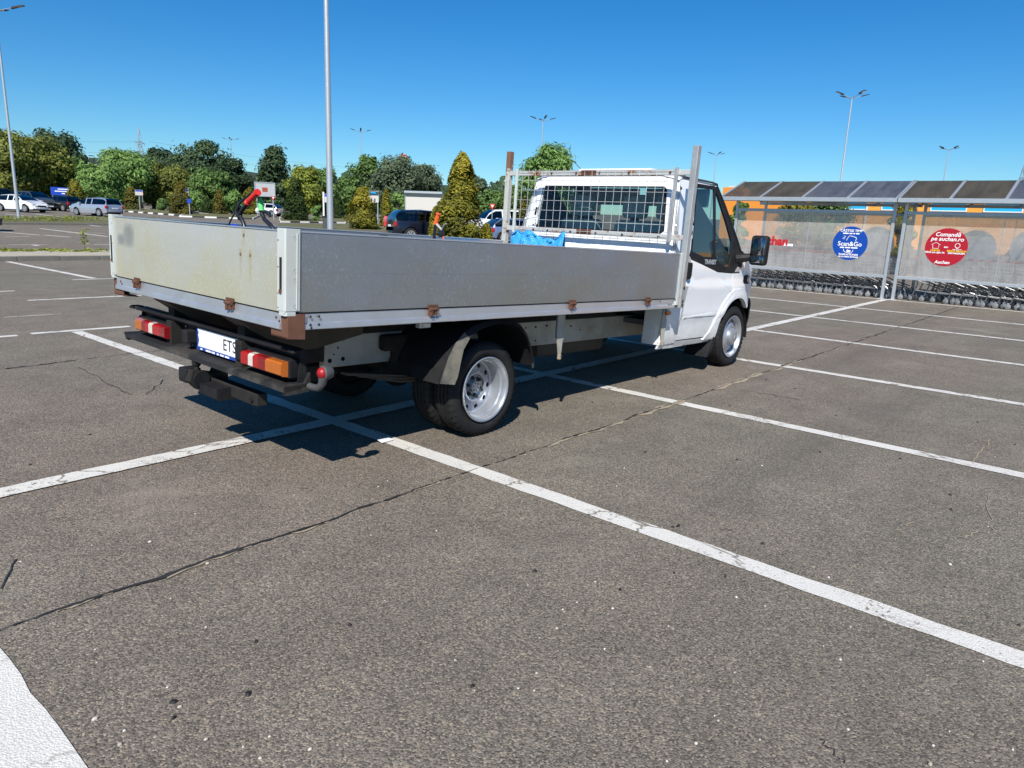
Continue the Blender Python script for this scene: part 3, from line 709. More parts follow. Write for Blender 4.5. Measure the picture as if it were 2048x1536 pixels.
# --- wheels (they stand on the ground, not in the tilted body frame)
XR, XF, RT = 1.6334, 5.5874, 0.335
def tyre_mesh(R, w, rim):
    mb = MB(); n = 44
    h = w / 2
    prof = [(rim, -h * .72), (rim + .012, -h * .80), (R - .075, -h), (R - .045, -h * .985), (R - .014, -h * .84)]
    gro = []
    for g in (-.55, -.18, .18, .55):
        gro += [(R - .001, (g - .06) * h), (R - .009, (g - .05) * h), (R - .009, (g + .05) * h), (R - .001, (g + .06) * h)]
    prof += [(R - .004, -h * .76)] + gro + [(R - .004, h * .76), (R - .014, h * .84), (R - .045, h * .985), (R - .075, h), (rim + .012, h * .80), (rim, h * .72)]
    mb.lathe(prof, n, 1)
    # shoulder blocks
    for sgn in (-1, 1):
        for j in range(n):
            if j % 1 == 0:
                t = 2 * PI * (j + .5) / n; dt = PI / n * .55
                vs = []
                for tt in (t - dt, t + dt):
                    for (r, y) in ((R + .0035, h * .60), (R - .002, h * .80), (R - .022, h * .95)):
                        vs.append((r * math.cos(tt), sgn * y, r * math.sin(tt)))
                mb.add(vs, [(0, 1, 4, 3), (1, 2, 5, 4)])
    return mb.mesh('tyre', 'rubber', True, angle=50)
TY_F, TY_R = tyre_mesh(RT, .205, .222), tyre_mesh(RT, .190, .222)
def disc_with_holes(mb, r0, r1, y0, y1, nh, hr, rc, n=64, th=0.0):
    """ring between r0 and r1 with nh round holes at radius rc, cut out for real"""
    bm = bmesh.new()
    return mb
def rear_rim(dual_out):
    """deep dish (outer wheel, facing -y)"""
    mb = MB(); mb.lathe([(.222, -.085), (.228, -.092), (.232, -.098), (.226, -.101), (.216, -.096), (.208, -.080), (.205, -.055), (.196, -.046), (.193, .02), (.190, .035), (.180, .042)], 48)
    return mb.mesh('rim', 'rim_silver', True, angle=35)
RIM_R = rear_rim(True)
def hole_ring(r0, r1, y0, y1, nh, hr, rc, name, seg=12):
    """an annulus with round holes; each sector is meshed round its hole"""
    mb = MB()
    def Y(r): return y0 + (y1 - y0) * (r - r0) / (r1 - r0)
    for k_ in range(nh):
        a0 = 2 * PI * k_ / nh; a1 = 2 * PI * (k_ + 1) / nh; ac = (a0 + a1) / 2
        outer = []; N = 16
        # boundary of the sector, walked round; matched to hole points
        per = []
        for i in range(4): per.append((r1, a0 + (a1 - a0) * i / 4))
        for i in range(4): per.append((r1 + (r0 - r1) * i / 4, a1))
        for i in range(4): per.append((r0, a1 + (a0 - a1) * i / 4))
        for i in range(4): per.append((r0 + (r1 - r0) * i / 4, a0))
        pts = [(r * math.cos(a), r * math.sin(a), r) for r, a in per]
        cx, cz = rc * math.cos(ac), rc * math.sin(ac)
        hole = []
        for (x, z, r) in pts:
            d = math.atan2(z - cz, x - cx); hole.append((cx + hr * math.cos(d), cz + hr * math.sin(d)))
        vs = [(x, Y(r), z) for x, z, r in pts] + [(x, Y(math.hypot(x, z)), z) for x, z in hole] + [(x, Y(math.hypot(x, z)) + .012, z) for x, z in hole]
        mb.add(vs, [[i, (i + 1) % N, N + (i + 1) % N, N + i] for i in range(N)] + [[N + i, N + (i + 1) % N, 2 * N + (i + 1) % N, 2 * N + i] for i in range(N)])
    return mb
ws = hole_ring(.122, .182, .030, .043, 10, .019, .155, 'd')
ws.lathe([(.122, .030), (.116, .018), (.104, .008), (.092, .012), (.088, .030), (.082, .034), (.0, .034)], 40)
DISC_R = ws.mesh('wheel_disc', 'rim_silver', True, weld=True, angle=35)
hb = MB().lathe([(.0, .004), (.040, .004), (.044, .010), (.045, .034)], 20); HUB_R = hb.mesh('hub', 'rim_silver', True, angle=35)
NUTS = MB()
for j in range(6):
    a = 2 * PI * j / 6 + .3; c = (.066 * math.cos(a), 0, .066 * math.sin(a)); NUTS.lathe([(0, .004), (.009, .004), (.011, .012), (.011, .022), (.016, .024), (.016, .034)], 6, 1, c)
    NUTS.lathe([(0, .001), (.005, .001), (.006, .006)], 6, 1, (.028 * math.cos(a), 0, .028 * math.sin(a)))
NUT_R = NUTS.mesh('wheel_nuts', 'nut_dark', False)
# front: convex pressed disc with a domed trim
fr_ = MB().lathe([(.222, -.085), (.228, -.092), (.232, -.098), (.226, -.101), (.216, -.096), (.208, -.080), (.204, -.058), (.196, -.050), (.193, .02)], 48); RIM_F = fr_.mesh('rim', 'rim_silver', True, angle=35)
ws = hole_ring(.122, .194, -.078, -.030, 10, .019, .168, 'd')
ws.lathe([(.122, -.078), (.116, -.084), (.108, -.078), (.098, -.074), (.094, -.085), (.090, -.108), (.080, -.118), (.05, -.124), (.0, -.126)], 40); DISC_F = ws.mesh('wheel_disc', 'rim_silver', True, weld=True, angle=35)
badge = MB().ball((0, -.126, 0), .018, 10, 6, (1.4, .15, .7)); BADGE = badge.mesh('badge', 'letter_grey', True)
back = MB().lathe([(.0, .05), (.215, .05)], 32); BACK = back.mesh('brake_shadow', 'hole_dark')
def wheel(x, y, s, front, outer=True):
    """s = -1 right side (faces -y), +1 left side"""
    m = Matrix.Translation((x, y, RT)) @ (Matrix.Identity(4) if s < 0 else Matrix.Rotation(PI, 4, 'Z'))
    m = m @ Matrix.Rotation(random.uniform(0, 2), 4, 'Y')
    o = link('wheel', TY_F if front else TY_R, truck, m)
    link('rim', RIM_F if front else RIM_R, o)
    link('wheel_disc', DISC_F if front else DISC_R, o)
    if front: link('badge', BADGE, o)
    else: link('hub', HUB_R, o); link('wheel_nuts', NUT_R, o)
    link('brake_shadow', BACK, o)
    return o
for s in (-1, 1):
    wheel(XF, s * .868, s, True)
    wheel(XR, s * .862, s, False); wheel(XR, s * .632, s, False)
ax = MB().tube([(XR, -.60, RT), (XR, .60, RT)], .055, 10).ball((XR, .0, RT), .17, 14, 8, (.9, .8, .85)); ax.obj('rear_axle', 'under_dark', truck, None, True)
MB().tube([(XF, -.7, RT - .03), (XF, .7, RT - .03)], .04, 8).obj('front_axle', 'under_dark', truck, None, True)
MB().tube([(XR + .12, 0, RT + .02), (3.6, 0, .45), (4.8, 0, .48)], .035, 8).obj('prop_shaft', 'under_dark', truck, None, True)
# ================================================================ CAB
def lerp_tab(t, tab):
    for (a, va), (b, vb) in zip(tab[:-1], tab[1:]):
        if t <= b: return va + (vb - va) * max(0, (t - a) / (b - a))
    return tab[-1][1]
WZ = [(-.50, .930), (-.46, .945), (-.42, .957), (-.25, .968), (-.222, .968), (-.205, .982), (-.10, .980), (.0, .984), (.10, .990), (.125, .988), (.15, .972), (.25, .974), (.42, .960), (.70, .922), (1.0, .878), (1.08, .862), (1.12, .845)]
PX = [(5.3, 0), (5.6, .0), (5.8, .015), (5.95, .04), (6.1, .085), (6.25, .16), (6.38, .27), (6.48, .42), (6.54, .60)]
def cw(x, z):
    w = lerp_tab(z, WZ) - lerp_tab(x, PX)
    return w
def rx(z): return lerp_tab(z, [(-.46, 4.03), (.36, 4.075), (.40, 4.085), (.47, 4.15), (.60, 4.165), (1.12, 4.235)])
def fill_poly(poly, du, dv):
    """triangulated polygon cut along a grid so that it can be bent onto a curved side"""
    bm = bmesh.new()
    vs = [bm.verts.new((u, v, 0)) for u, v in poly]
    bm.faces.new(vs)
    bmesh.ops.triangulate(bm, faces=bm.faces[:], ngon_method='EAR_CLIP')
    us = [p[0] for p in poly]; ws = [p[1] for p in poly]
    u = math.ceil(min(us) / du) * du
    while u < max(us):
        bmesh.ops.bisect_plane(bm, geom=bm.verts[:] + bm.edges[:] + bm.faces[:], plane_co=(u, 0, 0), plane_no=(1, 0, 0), dist=1e-5); u += du
    v = math.ceil(min(ws) / dv) * dv
    while v < max(ws):
        bmesh.ops.bisect_plane(bm, geom=bm.verts[:] + bm.edges[:] + bm.faces[:], plane_co=(0, v, 0), plane_no=(0, 1, 0), dist=1e-5); v += dv
    bmesh.ops.remove_doubles(bm, verts=bm.verts[:], dist=1e-5)
    bm.verts.index_update()
    V = [(p.co.x, p.co.y) for p in bm.verts]; F = [[q.index for q in f.verts] for f in bm.faces]
    E = [(e.verts[0].index, e.verts[1].index) for e in bm.edges if e.is_boundary]
    bm.free(); return V, F, E
def panel(poly, s, off=0.0, th=0.02, du=.08, dv=.05, extra=None):
    V, F, E = fill_poly(poly, du, dv); mb = MB(); n = len(V)
    if not th: return mb.add([(u, s * (cw(u, v) + off), v) for u, v in V], F)
    def y(u, v, o):
        e = extra(u, v) if extra else 0.0
        return s * (cw(u, v) + off + e - o)
    mb.add([(u, y(u, v, 0), v) for u, v in V] + [(u, y(u, v, th), v) for u, v in V], F + [f[::-1] for f in [[i + n for i in f] for f in F]] + [[a, b, b + n, a + n] for a, b in E])
    return mb
def arc(cx, cz, r, a0, a1, n, sx=1.0): return [(cx + sx * r * math.cos(rad(a0 + (a1 - a0) * i / n)), cz + r * math.sin(rad(a0 + (a1 - a0) * i / n))) for i in range(n + 1)]
AX, AZ = 5.600, -.452
OPEN = arc(AX, AZ, .418, 175, 5, 18)                     # wheel opening, from rear to front over the top
FLARE = [(4.955, -.425), (5.02, -.385), (5.09, -.30), (5.17, -.17), (5.27, -.055), (5.38, .025), (5.47, .060)]
door_poly = [(4.348, -.428), (4.362, .13), (4.40, .385), (4.44, .352), (4.66, .312), (5.04, .236), (5.405, .226), (5.418, .05)] + [(u - .012, v + .012) for u, v in FLARE[-2:0:-1]] + [(4.952, -.428)]
quarter = [(4.045, -.462), (4.332, -.455), (4.346, .13), (4.384, .39), (4.428, .45), (4.545, 1.075), (4.55, 1.092), (4.250, 1.092), (4.243, 1.0), (4.19, .60), (4.17, .47), (4.115, .40), (4.095, .36), (4.06, -.2)]
upper = [(4.555, 1.076), (5.005, 1.086), (5.03, 1.092), (5.02, 1.105), (4.556, 1.098)]
fender = [(5.418, .226), (5.433, .045), (5.47, .066)] + arc(AX, AZ, .50, 100, 60, 5) + [(5.93, -.055), (6.12, -.075), (6.28, -.085), (6.27, .02), (6.20, .14), (6.10, .25), (5.95, .345), (5.80, .41), (5.68, .445), (5.640, .30), (5.575, .228)]
flare = FLARE + arc(AX, AZ, .515, 98, 35, 8)[0:] + [(6.02, -.075), (5.985, -.095)] + OPEN[-4:0:-1] + [(5.18, -.42), (5.165, -.462), (4.93, -.462)]
flare = FLARE + arc(AX, AZ, .515, 98, 50, 6) + [(5.975, -.07), (5.965, -.11)] + arc(AX, AZ, .418, 45, 168, 14) + [(5.170, -.465), (4.93, -.462)]
sill = [(4.045, -.50), (4.30, -.505), (4.9, -.485), (5.15, -.490), (5.16, -.468), (4.93, -.440), (4.34, -.436), (4.335, -.460), (4.045, -.465)]
dlo = [(4.402, .392), (4.444, .358), (4.66, .318), (5.04, .242), (5.56, .232), (5.635, .298), (5.60, .36), (5.50, .52), (5.33, .725), (5.035, 1.055), (5.0, 1.082), (4.60, 1.070), (4.555, 1.065), (4.432, .45)]
glass_r = [(4.462, .43), (4.585, 1.035), (4.955, 1.050), (4.945, .385), (4.70, .385)]
glass_f = [(4.985, 1.045), (4.972, .385), (5.10, .32), (5.29, .285), (5.335, .40), (5.34, .56), (5.22, .74)]
def ring_frame(outer, holes, s, off, th, mat, name, parent):
    """black surround: the outline with the two panes cut out (boolean-free: strips round each pane)"""
    bm = bmesh.new()
    def loop(pl): 
        vs = [bm.verts.new((u, v, 0)) for u, v in pl]
        return [bm.edges.new((vs[i], vs[(i + 1) % len(vs)])) for i in range(len(vs))]
    ed = loop(outer)
    for h in holes: ed += loop(h)
    bmesh.ops.triangle_fill(bm, use_beauty=True, use_dissolve=False, edges=ed, normal=(0, 0, 1))
    bm.verts.index_update(); n = len(bm.verts); mb = MB()
    V = [(p.co.x, p.co.y) for p in bm.verts]; F = [[q.index for q in f.verts] for f in bm.faces]; E = [(e.verts[0].index, e.verts[1].index) for e in bm.edges if e.is_boundary]
    bm.free()
    mb.add([(u, s * (cw(u, v) + off), v) for u, v in V] + [(u, s * (cw(u, v) + off - th), v) for u, v in V], F + [[i + n for i in f][::-1] for f in F] + [[a, b, b + n, a + n] for a, b in E])
    return bp(name, mb, mat, parent)
for s in (-1, 1):
    bp('cab_quarter_panel', panel(quarter, s), 'cab_paint', None, True)
    dr = bp('door', panel(door_poly, s), 'cab_paint', None, True)
    bp('roof_side_rail', panel(upper, s), 'cab_paint', None, True)
    fd = bp('front_wing', panel(fender, s), 'cab_paint', None, True)
    bp('wheel_arch_flare', panel(flare, s, .012, .05, extra=lambda u, v: .010 * max(0, 1 - abs(math.hypot(u - AX, v - AZ) - .44) / .06)), 'cab_paint', fd, True)
    bp('sill', panel(sill, s, -.004), 'cab_paint', None, True)
    tr_ = ring_frame(dlo, [glass_r, glass_f], s, .001, .02, 'black_plastic', 'window_surround', dr)
    bp('side_window', panel(glass_r, s, -.008, 0), 'cab_glass', dr, True)
    bp('quarter_window', panel(glass_f, s, -.008, 0), 'cab_glass', dr, True)
    # inner skin, seen only through the seams
    bp('inner_panel', panel([(4.10, -.44), (5.02, -.44), (5.36, .0), (5.60, .1), (5.62, .22), (5.05, .22), (4.45, .33), (4.40, .36), (4.50, 1.04), (4.30, 1.05), (4.2, .5), (4.12, .3)], s, -.032, .012), 'dash')
    bp('door_moulding', panel([(4.40, -.235), (5.055, -.205), (5.085, -.185), (5.0, -.176), (4.40, -.205)], s, .004, .012), 'cab_paint', dr, True)
    bp('door_handle', MB().prism([(4.352, .165), (4.392, .175), (4.405, .20), (4.405, .30), (4.392, .325), (4.352, .325)], 1, s * .985, s * 1.012), 'black_plastic', dr)
    # drip rail
    bp('drip_rail', MB().tube([(4.28, s * .862, 1.108), (4.6, s * .866, 1.112), (4.9, s * .866, 1.114), (5.02, s * .858, 1.108), (5.055, s * .845, 1.09)], .010, 6), 'black_plastic' if False else 'dash', None, True)
    bp('a_pillar', MB().tube([(5.045, s * .845, 1.075), (5.20, s * .868, .91), (5.36, s * .892, .73), (5.52, s * .915, .545), (5.66, s * .925, .40)], [.022, .026, .028, .032, .03], 8), 'black_plastic', None, True)
    # door mirror
    mr = bp('door_mirror', MB().tube([(5.50, s * .945, .385), (5.54, s * 1.03, .40), (5.56, s * 1.10, .415)], [.055, .045, .035], 8), 'black_plastic', dr, True)
    bp('mirror_housing', MB().box(5.505, 5.60, min(s * 1.075, s * 1.265), max(s * 1.075, s * 1.265), .33, .64, .035), 'black_plastic', dr, True)
    bp('mirror_glass', MB().box(5.498, 5.508, min(s * 1.095, s * 1.245), max(s * 1.095, s * 1.245), .435, .615, .003), 'mirror_glass', dr, True)
    bp('mirror_glass', MB().box(5.498, 5.508, min(s * 1.095, s * 1.245), max(s * 1.095, s * 1.245), .355, .425, .003), 'mirror_glass', dr, True)
    # indicator lamp on the wing
    il = bp('side_indicator', panel([(5.72, .12), (5.86, .115), (5.90, .15), (5.88, .20), (5.80, .215), (5.73, .20)], s, .012, .02), 'black_plastic', fd, True)
    bp('indicator_lens', panel([(5.80, .125), (5.865, .122), (5.89, .15), (5.872, .19), (5.80, .20)], s, .016, .008), 'lens_darkred', fd, True)
    # front mud flap and wheel-house lining
    bp('mud_flap', MB().prism([(5.14, -.44), (5.185, -.40), (5.15, -.56), (5.06, -.655), (5.02, -.65)], 1, s * .97, s * .70), 'black_plastic')
    hp = [(p[0], p[1]) for p in arc(AX, AZ - .05, .425, 180, 0, 16)]
    mb = MB(); m = len(hp); mb.add([(u, s * .955, v) for u, v in hp] + [(u, s * .60, v) for u, v in hp], [[i, i + 1, m + i + 1, m + i] for i in range(m - 1)] + [[m + i for i in range(m)]])
    bp('wheel_house', mb, 'hole_dark')
    # black bumper corner
# lettering pressed into the black trim, right and left
for s in (-1, 1):
    y = s * (cw(4.85, .33) + .0035)
    up = Vector((0, s * (cw(4.85, .37) - cw(4.85, .29)), .08))
    link('trim_lettering', text_mesh('TRANSIT', .066, 'letter_grey', 'trim_lettering', .0008, shear=.18, bold=.0012), [o for o in truck.children if o.name.startswith('door')][0 if s < 0 else 1], basis((-s, 0, 0), up, (4.85, y, .335)))
# front: bonnet, nose, windscreen, bumper
ST = [5.60, 5.70, 5.82, 5.95, 6.10, 6.24, 6.36, 6.46]
ZT = {5.60: .47, 5.70: .445, 5.82: .405, 5.95: .345, 6.10: .25, 6.24: .13, 6.36: -.02, 6.46: -.10}
def bon(u, v):
    x = 5.60 + .86 * u; z = lerp_tab(x, sorted(ZT.items())); t = v * 2 - 1
    w = cw(x, min(z, .4)) - .004
    crown = (.075 if x < 6.2 else .075 - (x - 6.2) * .15) * (1 - abs(t) ** 2.6)
    return (x + .10 * (1 - t * t) * max(0, (x - 5.9) / .56), t * w, z + crown)
bp('bonnet', MB().grid(18, 20, bon), 'cab_paint', None, True)
nose = [(x, -cw(x, -.08) - .006) for x in (6.0, 6.1, 6.2, 6.3, 6.38, 6.46)]
def ringpl(zs, off): 
    pl = [(x, -(cw(x, -.1) + off)) for x in (5.97, 6.08, 6.18, 6.28, 6.38, 6.46)] + [(6.53, -.45), (6.56, -.2)]
    return pl + [(x, -y) for x, y in pl[::-1]]
pl = ringpl(0, .020); mb = MB(); inn = [(x - .06 - .02, y * .93) for x, y in pl]; m = len(pl)
zz = [(-.49, -.07, -.02), (-.44, -.02, .0), (-.28, .02, .0), (-.12, .022, .0), (-.07, .004, 0), (-.06, -.02, 0)]
rows = []
for z, o, _ in zz:
    rows.append([(x + o * .8, y * (1 + o * .35), z + (.0 if z > -.3 else .0)) for x, y in pl])
for a, b in zip(rows[:-1], rows[1:]): mb.add(a + b, [[i, i + 1, m + i + 1, m + i] for i in range(m - 1)])
mb.add(rows[-1] + [(x, y, -.062) for x, y in inn], [[i, i + 1, m + i + 1, m + i] for i in range(m - 1)])
mb.add(rows[0] + [(x - .05, y, -.47) for x, y in inn], [[i, i + 1, m + i + 1, m + i] for i in range(m - 1)])
bp('front_bumper', mb, 'dusty_black', None, True, weld=True)
bp('grille', MB().grid(8, 2, lambda u, v: (6.44 + .06 * (1 - (2 * u - 1) ** 2), (2 * u - 1) * .42, -.06 + .10 * v)), 'black_plastic')
for s in (-1, 1): bp('headlamp', MB().ball((6.22, s * .68, .06), .10, 12, 8, (1.2, 1.1, .9)), 'lens_clear', None, True)
def scr(u, v):
    x = 5.03 + (5.66 - 5.03) * u; z = 1.09 + (.47 - 1.09) * u; t = 2 * v - 1
    w = .83 + (.90 - .83) * u
    return (x + .13 * (1 - t * t) + .03 * math.sin(PI * u), t * w, z + .012 * (1 - t * t))
bp('windscreen', MB().grid(10, 14, scr), 'screen_glass', None, True)
bp('wiper_cowl', MB().grid(2, 12, lambda u, v: (5.62 + .06 * u + .13 * (1 - (2 * v - 1) ** 2), (2 * v - 1) * .92, .475 - .03 * u + .02)), 'black_plastic')
# roof
def roof(u, v):
    x = 4.225 + (5.06 - 4.225) * u; t = 2 * v - 1; w = .868 - .02 * max(0, (u - .85) / .15)
    z = 1.100 + .078 * (1 - abs(t) ** 3.2)
    z -= .075 * max(0, (u - .72) / .28) ** 2.2 * (1 - .3 * abs(t)); z -= .030 * max(0, (.10 - u) / .10) ** 2
    return (x + .13 * (1 - t * t) * max(0, (u - .5) / .5), t * w, z)
bp('roof', MB().grid(16, 20, roof), 'cab_paint', None, True)
bp('roof_panel', MB().prism([(4.42, 1.168), (4.90, 1.168), (4.88, 1.207), (4.46, 1.207)], 1, -.42, .46), 'cab_paint')
bp('roof_marker', MB().box(4.66, 4.72, -.66, -.60, 1.155, 1.195, .006), 'black_plastic')
bp('aerial', MB().tube([(4.93, .62, 1.13), (4.76, .80, 1.34)], [.006, .003], 5), 'antenna', None, True)
# back wall with its window
def wallx(y, z):
    w = cw(4.2, z); t = max(0, (abs(y) - (w - .11)) / .11)
    return rx(z) + .055 * t ** 2.2
def wall(poly, mat, name, off=0.0, th=.02, parent=None, dv=.04):
    V, F, E = fill_poly(poly, .06, dv); n = len(V); mb = MB()
    if not th: return bp(name, mb.add([(wallx(u, v) + off, u, v) for u, v in V], F), mat, parent, True)
    mb.add([(wallx(u, v) + off, u, v) for u, v in V] + [(wallx(u, v) + off + th, u, v) for u, v in V], F + [[i + n for i in f][::-1] for f in F] + [[a, b, b + n, a + n] for a, b in E])
    return bp(name, mb, mat, parent, True)
def hw(z): return cw(4.2, z) - .004
WIN = [(-.80, .60), (-.765, .57), (.765, .57), (.80, .60), (.755, .985), (.72, 1.012), (-.72, 1.012), (-.755, .985)]
zl = [-.10, .0, .2, .36, .40, .44, .47, .56]
bw_low = [(-hw(z), z) for z in zl[::-1]] + [(hw(z), z) for z in zl]
bwall = wall(bw_low, 'cab_paint', 'back_wall')
for s in (-1, 1):
    wall([(s * .76, -.46), (s * hw(-.46), -.46), (s * hw(-.3), -.3), (s * hw(-.102), -.102), (s * .76, -.102)], 'cab_paint', 'cab_corner_skirt')
    bp('cab_corner_return', MB().box(4.05, 4.62, min(s * .752, s * .762), max(s * .752, s * .762), -.46, -.102), 'frame_cream')
pan = bp('cab_rear_pan', MB().box(4.60, 4.62, -.75, .75, -.43, -.102), 'frame_cream')
for y, r in ((-.60, .030), (-.70, .008), (.60, .030)): bp('pan_hole', MB().lathe([(0, 0), (r, 0), (r, .004)], 12, 0, (4.597, y, -.20)), 'hole_dark', pan)
bp('cab_underfloor', MB().box(4.04, 4.60, -.75, .75, -.112, -.102), 'under_dark')
wall([(-hw(.56), .56), (hw(.56), .56), (.80, .60), (.765, .57), (-.765, .57), (-.80, .60)][0:2] + [(.765, .57), (-.765, .57)], 'cab_paint', 'back_wall')
for s in (-1, 1):
    wall([(s * hw(.56), .56), (s * hw(.8), .8), (s * hw(1.09), 1.09), (s * .72, 1.09), (s * .72, 1.012), (s * .755, .985), (s * .80, .60), (s * .765, .57)], 'cab_paint', 'back_pillar')
wall([(-.72, 1.012), (.72, 1.012), (.72, 1.105), (-.72, 1.105)], 'cab_paint', 'back_header', th=.03)
wall([(-.86, .535), (.86, .535), (.86, .552), (-.86, .552)], 'cab_paint', 'wall_crease', -.012, .02, bwall)
rw = wall(WIN, 'rear_glass', 'rear_window', .006, 0)
mb = MB()
WI = [(u * .965, .791 + (v - .791) * .93) for u, v in WIN]; m = len(WIN)
mb.add([(wallx(u, v) + .002, u, v) for u, v in WIN] + [(wallx(u, v) + .002, u, v) for u, v in WI], [[i, (i + 1) % m, m + (i + 1) % m, m + i] for i in range(m)])
bp('window_seal', mb, 'black_plastic', rw)
for s in (-1, 1):
    bp('corner_pillar', MB().tube([(rx(z) + .050, s * (cw(4.2, z) - .034), z) for z in (-.44, -.2, 0, .2, .36, .47, .6, .8, .95, 1.07)], .032, 10), 'cab_paint', None, True)
# interior
bp('cab_floor', MB().box(4.12, 5.9, -.9, .9, -.30, -.25), 'dash'); bp('headlining', MB().box(4.30, 5.02, -.80, .80, 1.075, 1.085), 'headliner')
bp('dashboard', MB().prism([(5.20, .30), (5.25, .42), (5.45, .46), (5.64, .40), (5.64, .0), (5.30, .0)], 1, -.88, .88), 'dash')
for y0, y1, hd in ((.22, .72, [.47]), (-.80, .02, [-.60, -.20])):
    st = bp('seat_back', MB().box(4.52, 4.66, y0, y1, .10, .70, .05), 'seat_cloth', None, True)
    bp('seat_base', MB().box(4.60, 5.10, y0, y1, .02, .16, .04), 'seat_cloth', None, True)
    for h in hd:
        bp('headrest', MB().box(4.54, 4.63, h - .15, h + .15, .72, .96, .044), 'seat_cloth', st, True)
        bp('headrest_rod', MB().box(4.58, 4.595, h - .05, h + .05, .66, .74), 'dash', st)
bp('steering_wheel', MB().tube([(5.18 + .06 * math.sin(a), .45 + .19 * math.cos(a), .42 + .16 * math.sin(a)) for a in [2 * PI * i / 20 for i in range(21)]], .014, 6, False).tube([(5.18, .27, .42), (5.18, .63, .42)], .014, 6).tube([(5.18, .45, .42), (5.4, .45, .25)], .03, 6), 'dash', None, True)
bp('sun_visor', MB().box(5.00, 5.05, -.78, -.05, .88, 1.06, .01), 'headliner', None); bp('sun_visor', MB().box(5.00, 5.05, .05, .78, .88, 1.06, .01), 'headliner', None)
# ================================================================ HEADBOARD RACK
XH = L + .04
for s in (-1, 1):
    zb = -.085
    po = bp('headboard_post', MB().box(XH - .03, XH + .03, min(s * 1.075, s * 1.13), max(s * 1.075, s * 1.13), zb, 1.345, .004), 'post_rusty' if s > 0 else 'galv')
    if s < 0:
        for z in (-.02, -.055, .10): bp('post_bolt', MB().lathe([(0, -.008), (.012, -.007), (.014, 0)], 8, 1, (XH, -1.131, z)), 'nut_dark', po, True)
for z, m in ((1.118, 'galv_rusty'), (.545, 'galv_rusty')):
    tb = bp('headboard_tube', MB().box(XH - .022, XH + .022, -1.074, 1.074, z - .024, z + .024, .004), m)
    for y in (.70, .50, .20, -.12, -.45, -.85, .0): bp('clamp_bolt', MB().lathe([(0, -.012), (.010, -.010), (.012, 0)], 8, 0, (XH - .023, y + random.uniform(-.03, .03), z)), 'rust', tb, True)
    bp('weld_plate', MB().box(XH - .027, XH - .0225, -.06, .12, z - .024, z + .028, .002), 'rust', tb)
XM = XH - .034
for y in (.955, -.945): bp('mesh_stile', MB().box(XM - .012, XM + .010, y - .014, y + .014, .50, 1.160, .003), 'white_steel' if y > 0 else 'galv')
WV = MB().tube([(0, 0, -.5), (0, 0, .5)], .0023, 5).mesh('mesh_wire', 'wire', True); 
WHr = MB().tube([(0, -.5, 0), (0, .5, 0)], .0023, 5).mesh('mesh_wire', 'wire', True)
for i in range(21):
    y = .955 - .09 * (i + .85)
    o = link('mesh_wire', WV, truck, MBODY @ Matrix.Translation((XM, y, .83)) @ Matrix.Rotation(random.uniform(-.012, .012), 4, 'X') @ Matrix.Diagonal((1, 1, .66, 1)))
for i in range(7):
    z = .53 + .098 * i + .02
    o = link('mesh_wire', WHr, truck, MBODY @ Matrix.Translation((XM - .005, .005, z)) @ Matrix.Rotation(random.uniform(-.004, .004), 4, 'X') @ Matrix.Diagonal((1, 1.90, 1, 1)))
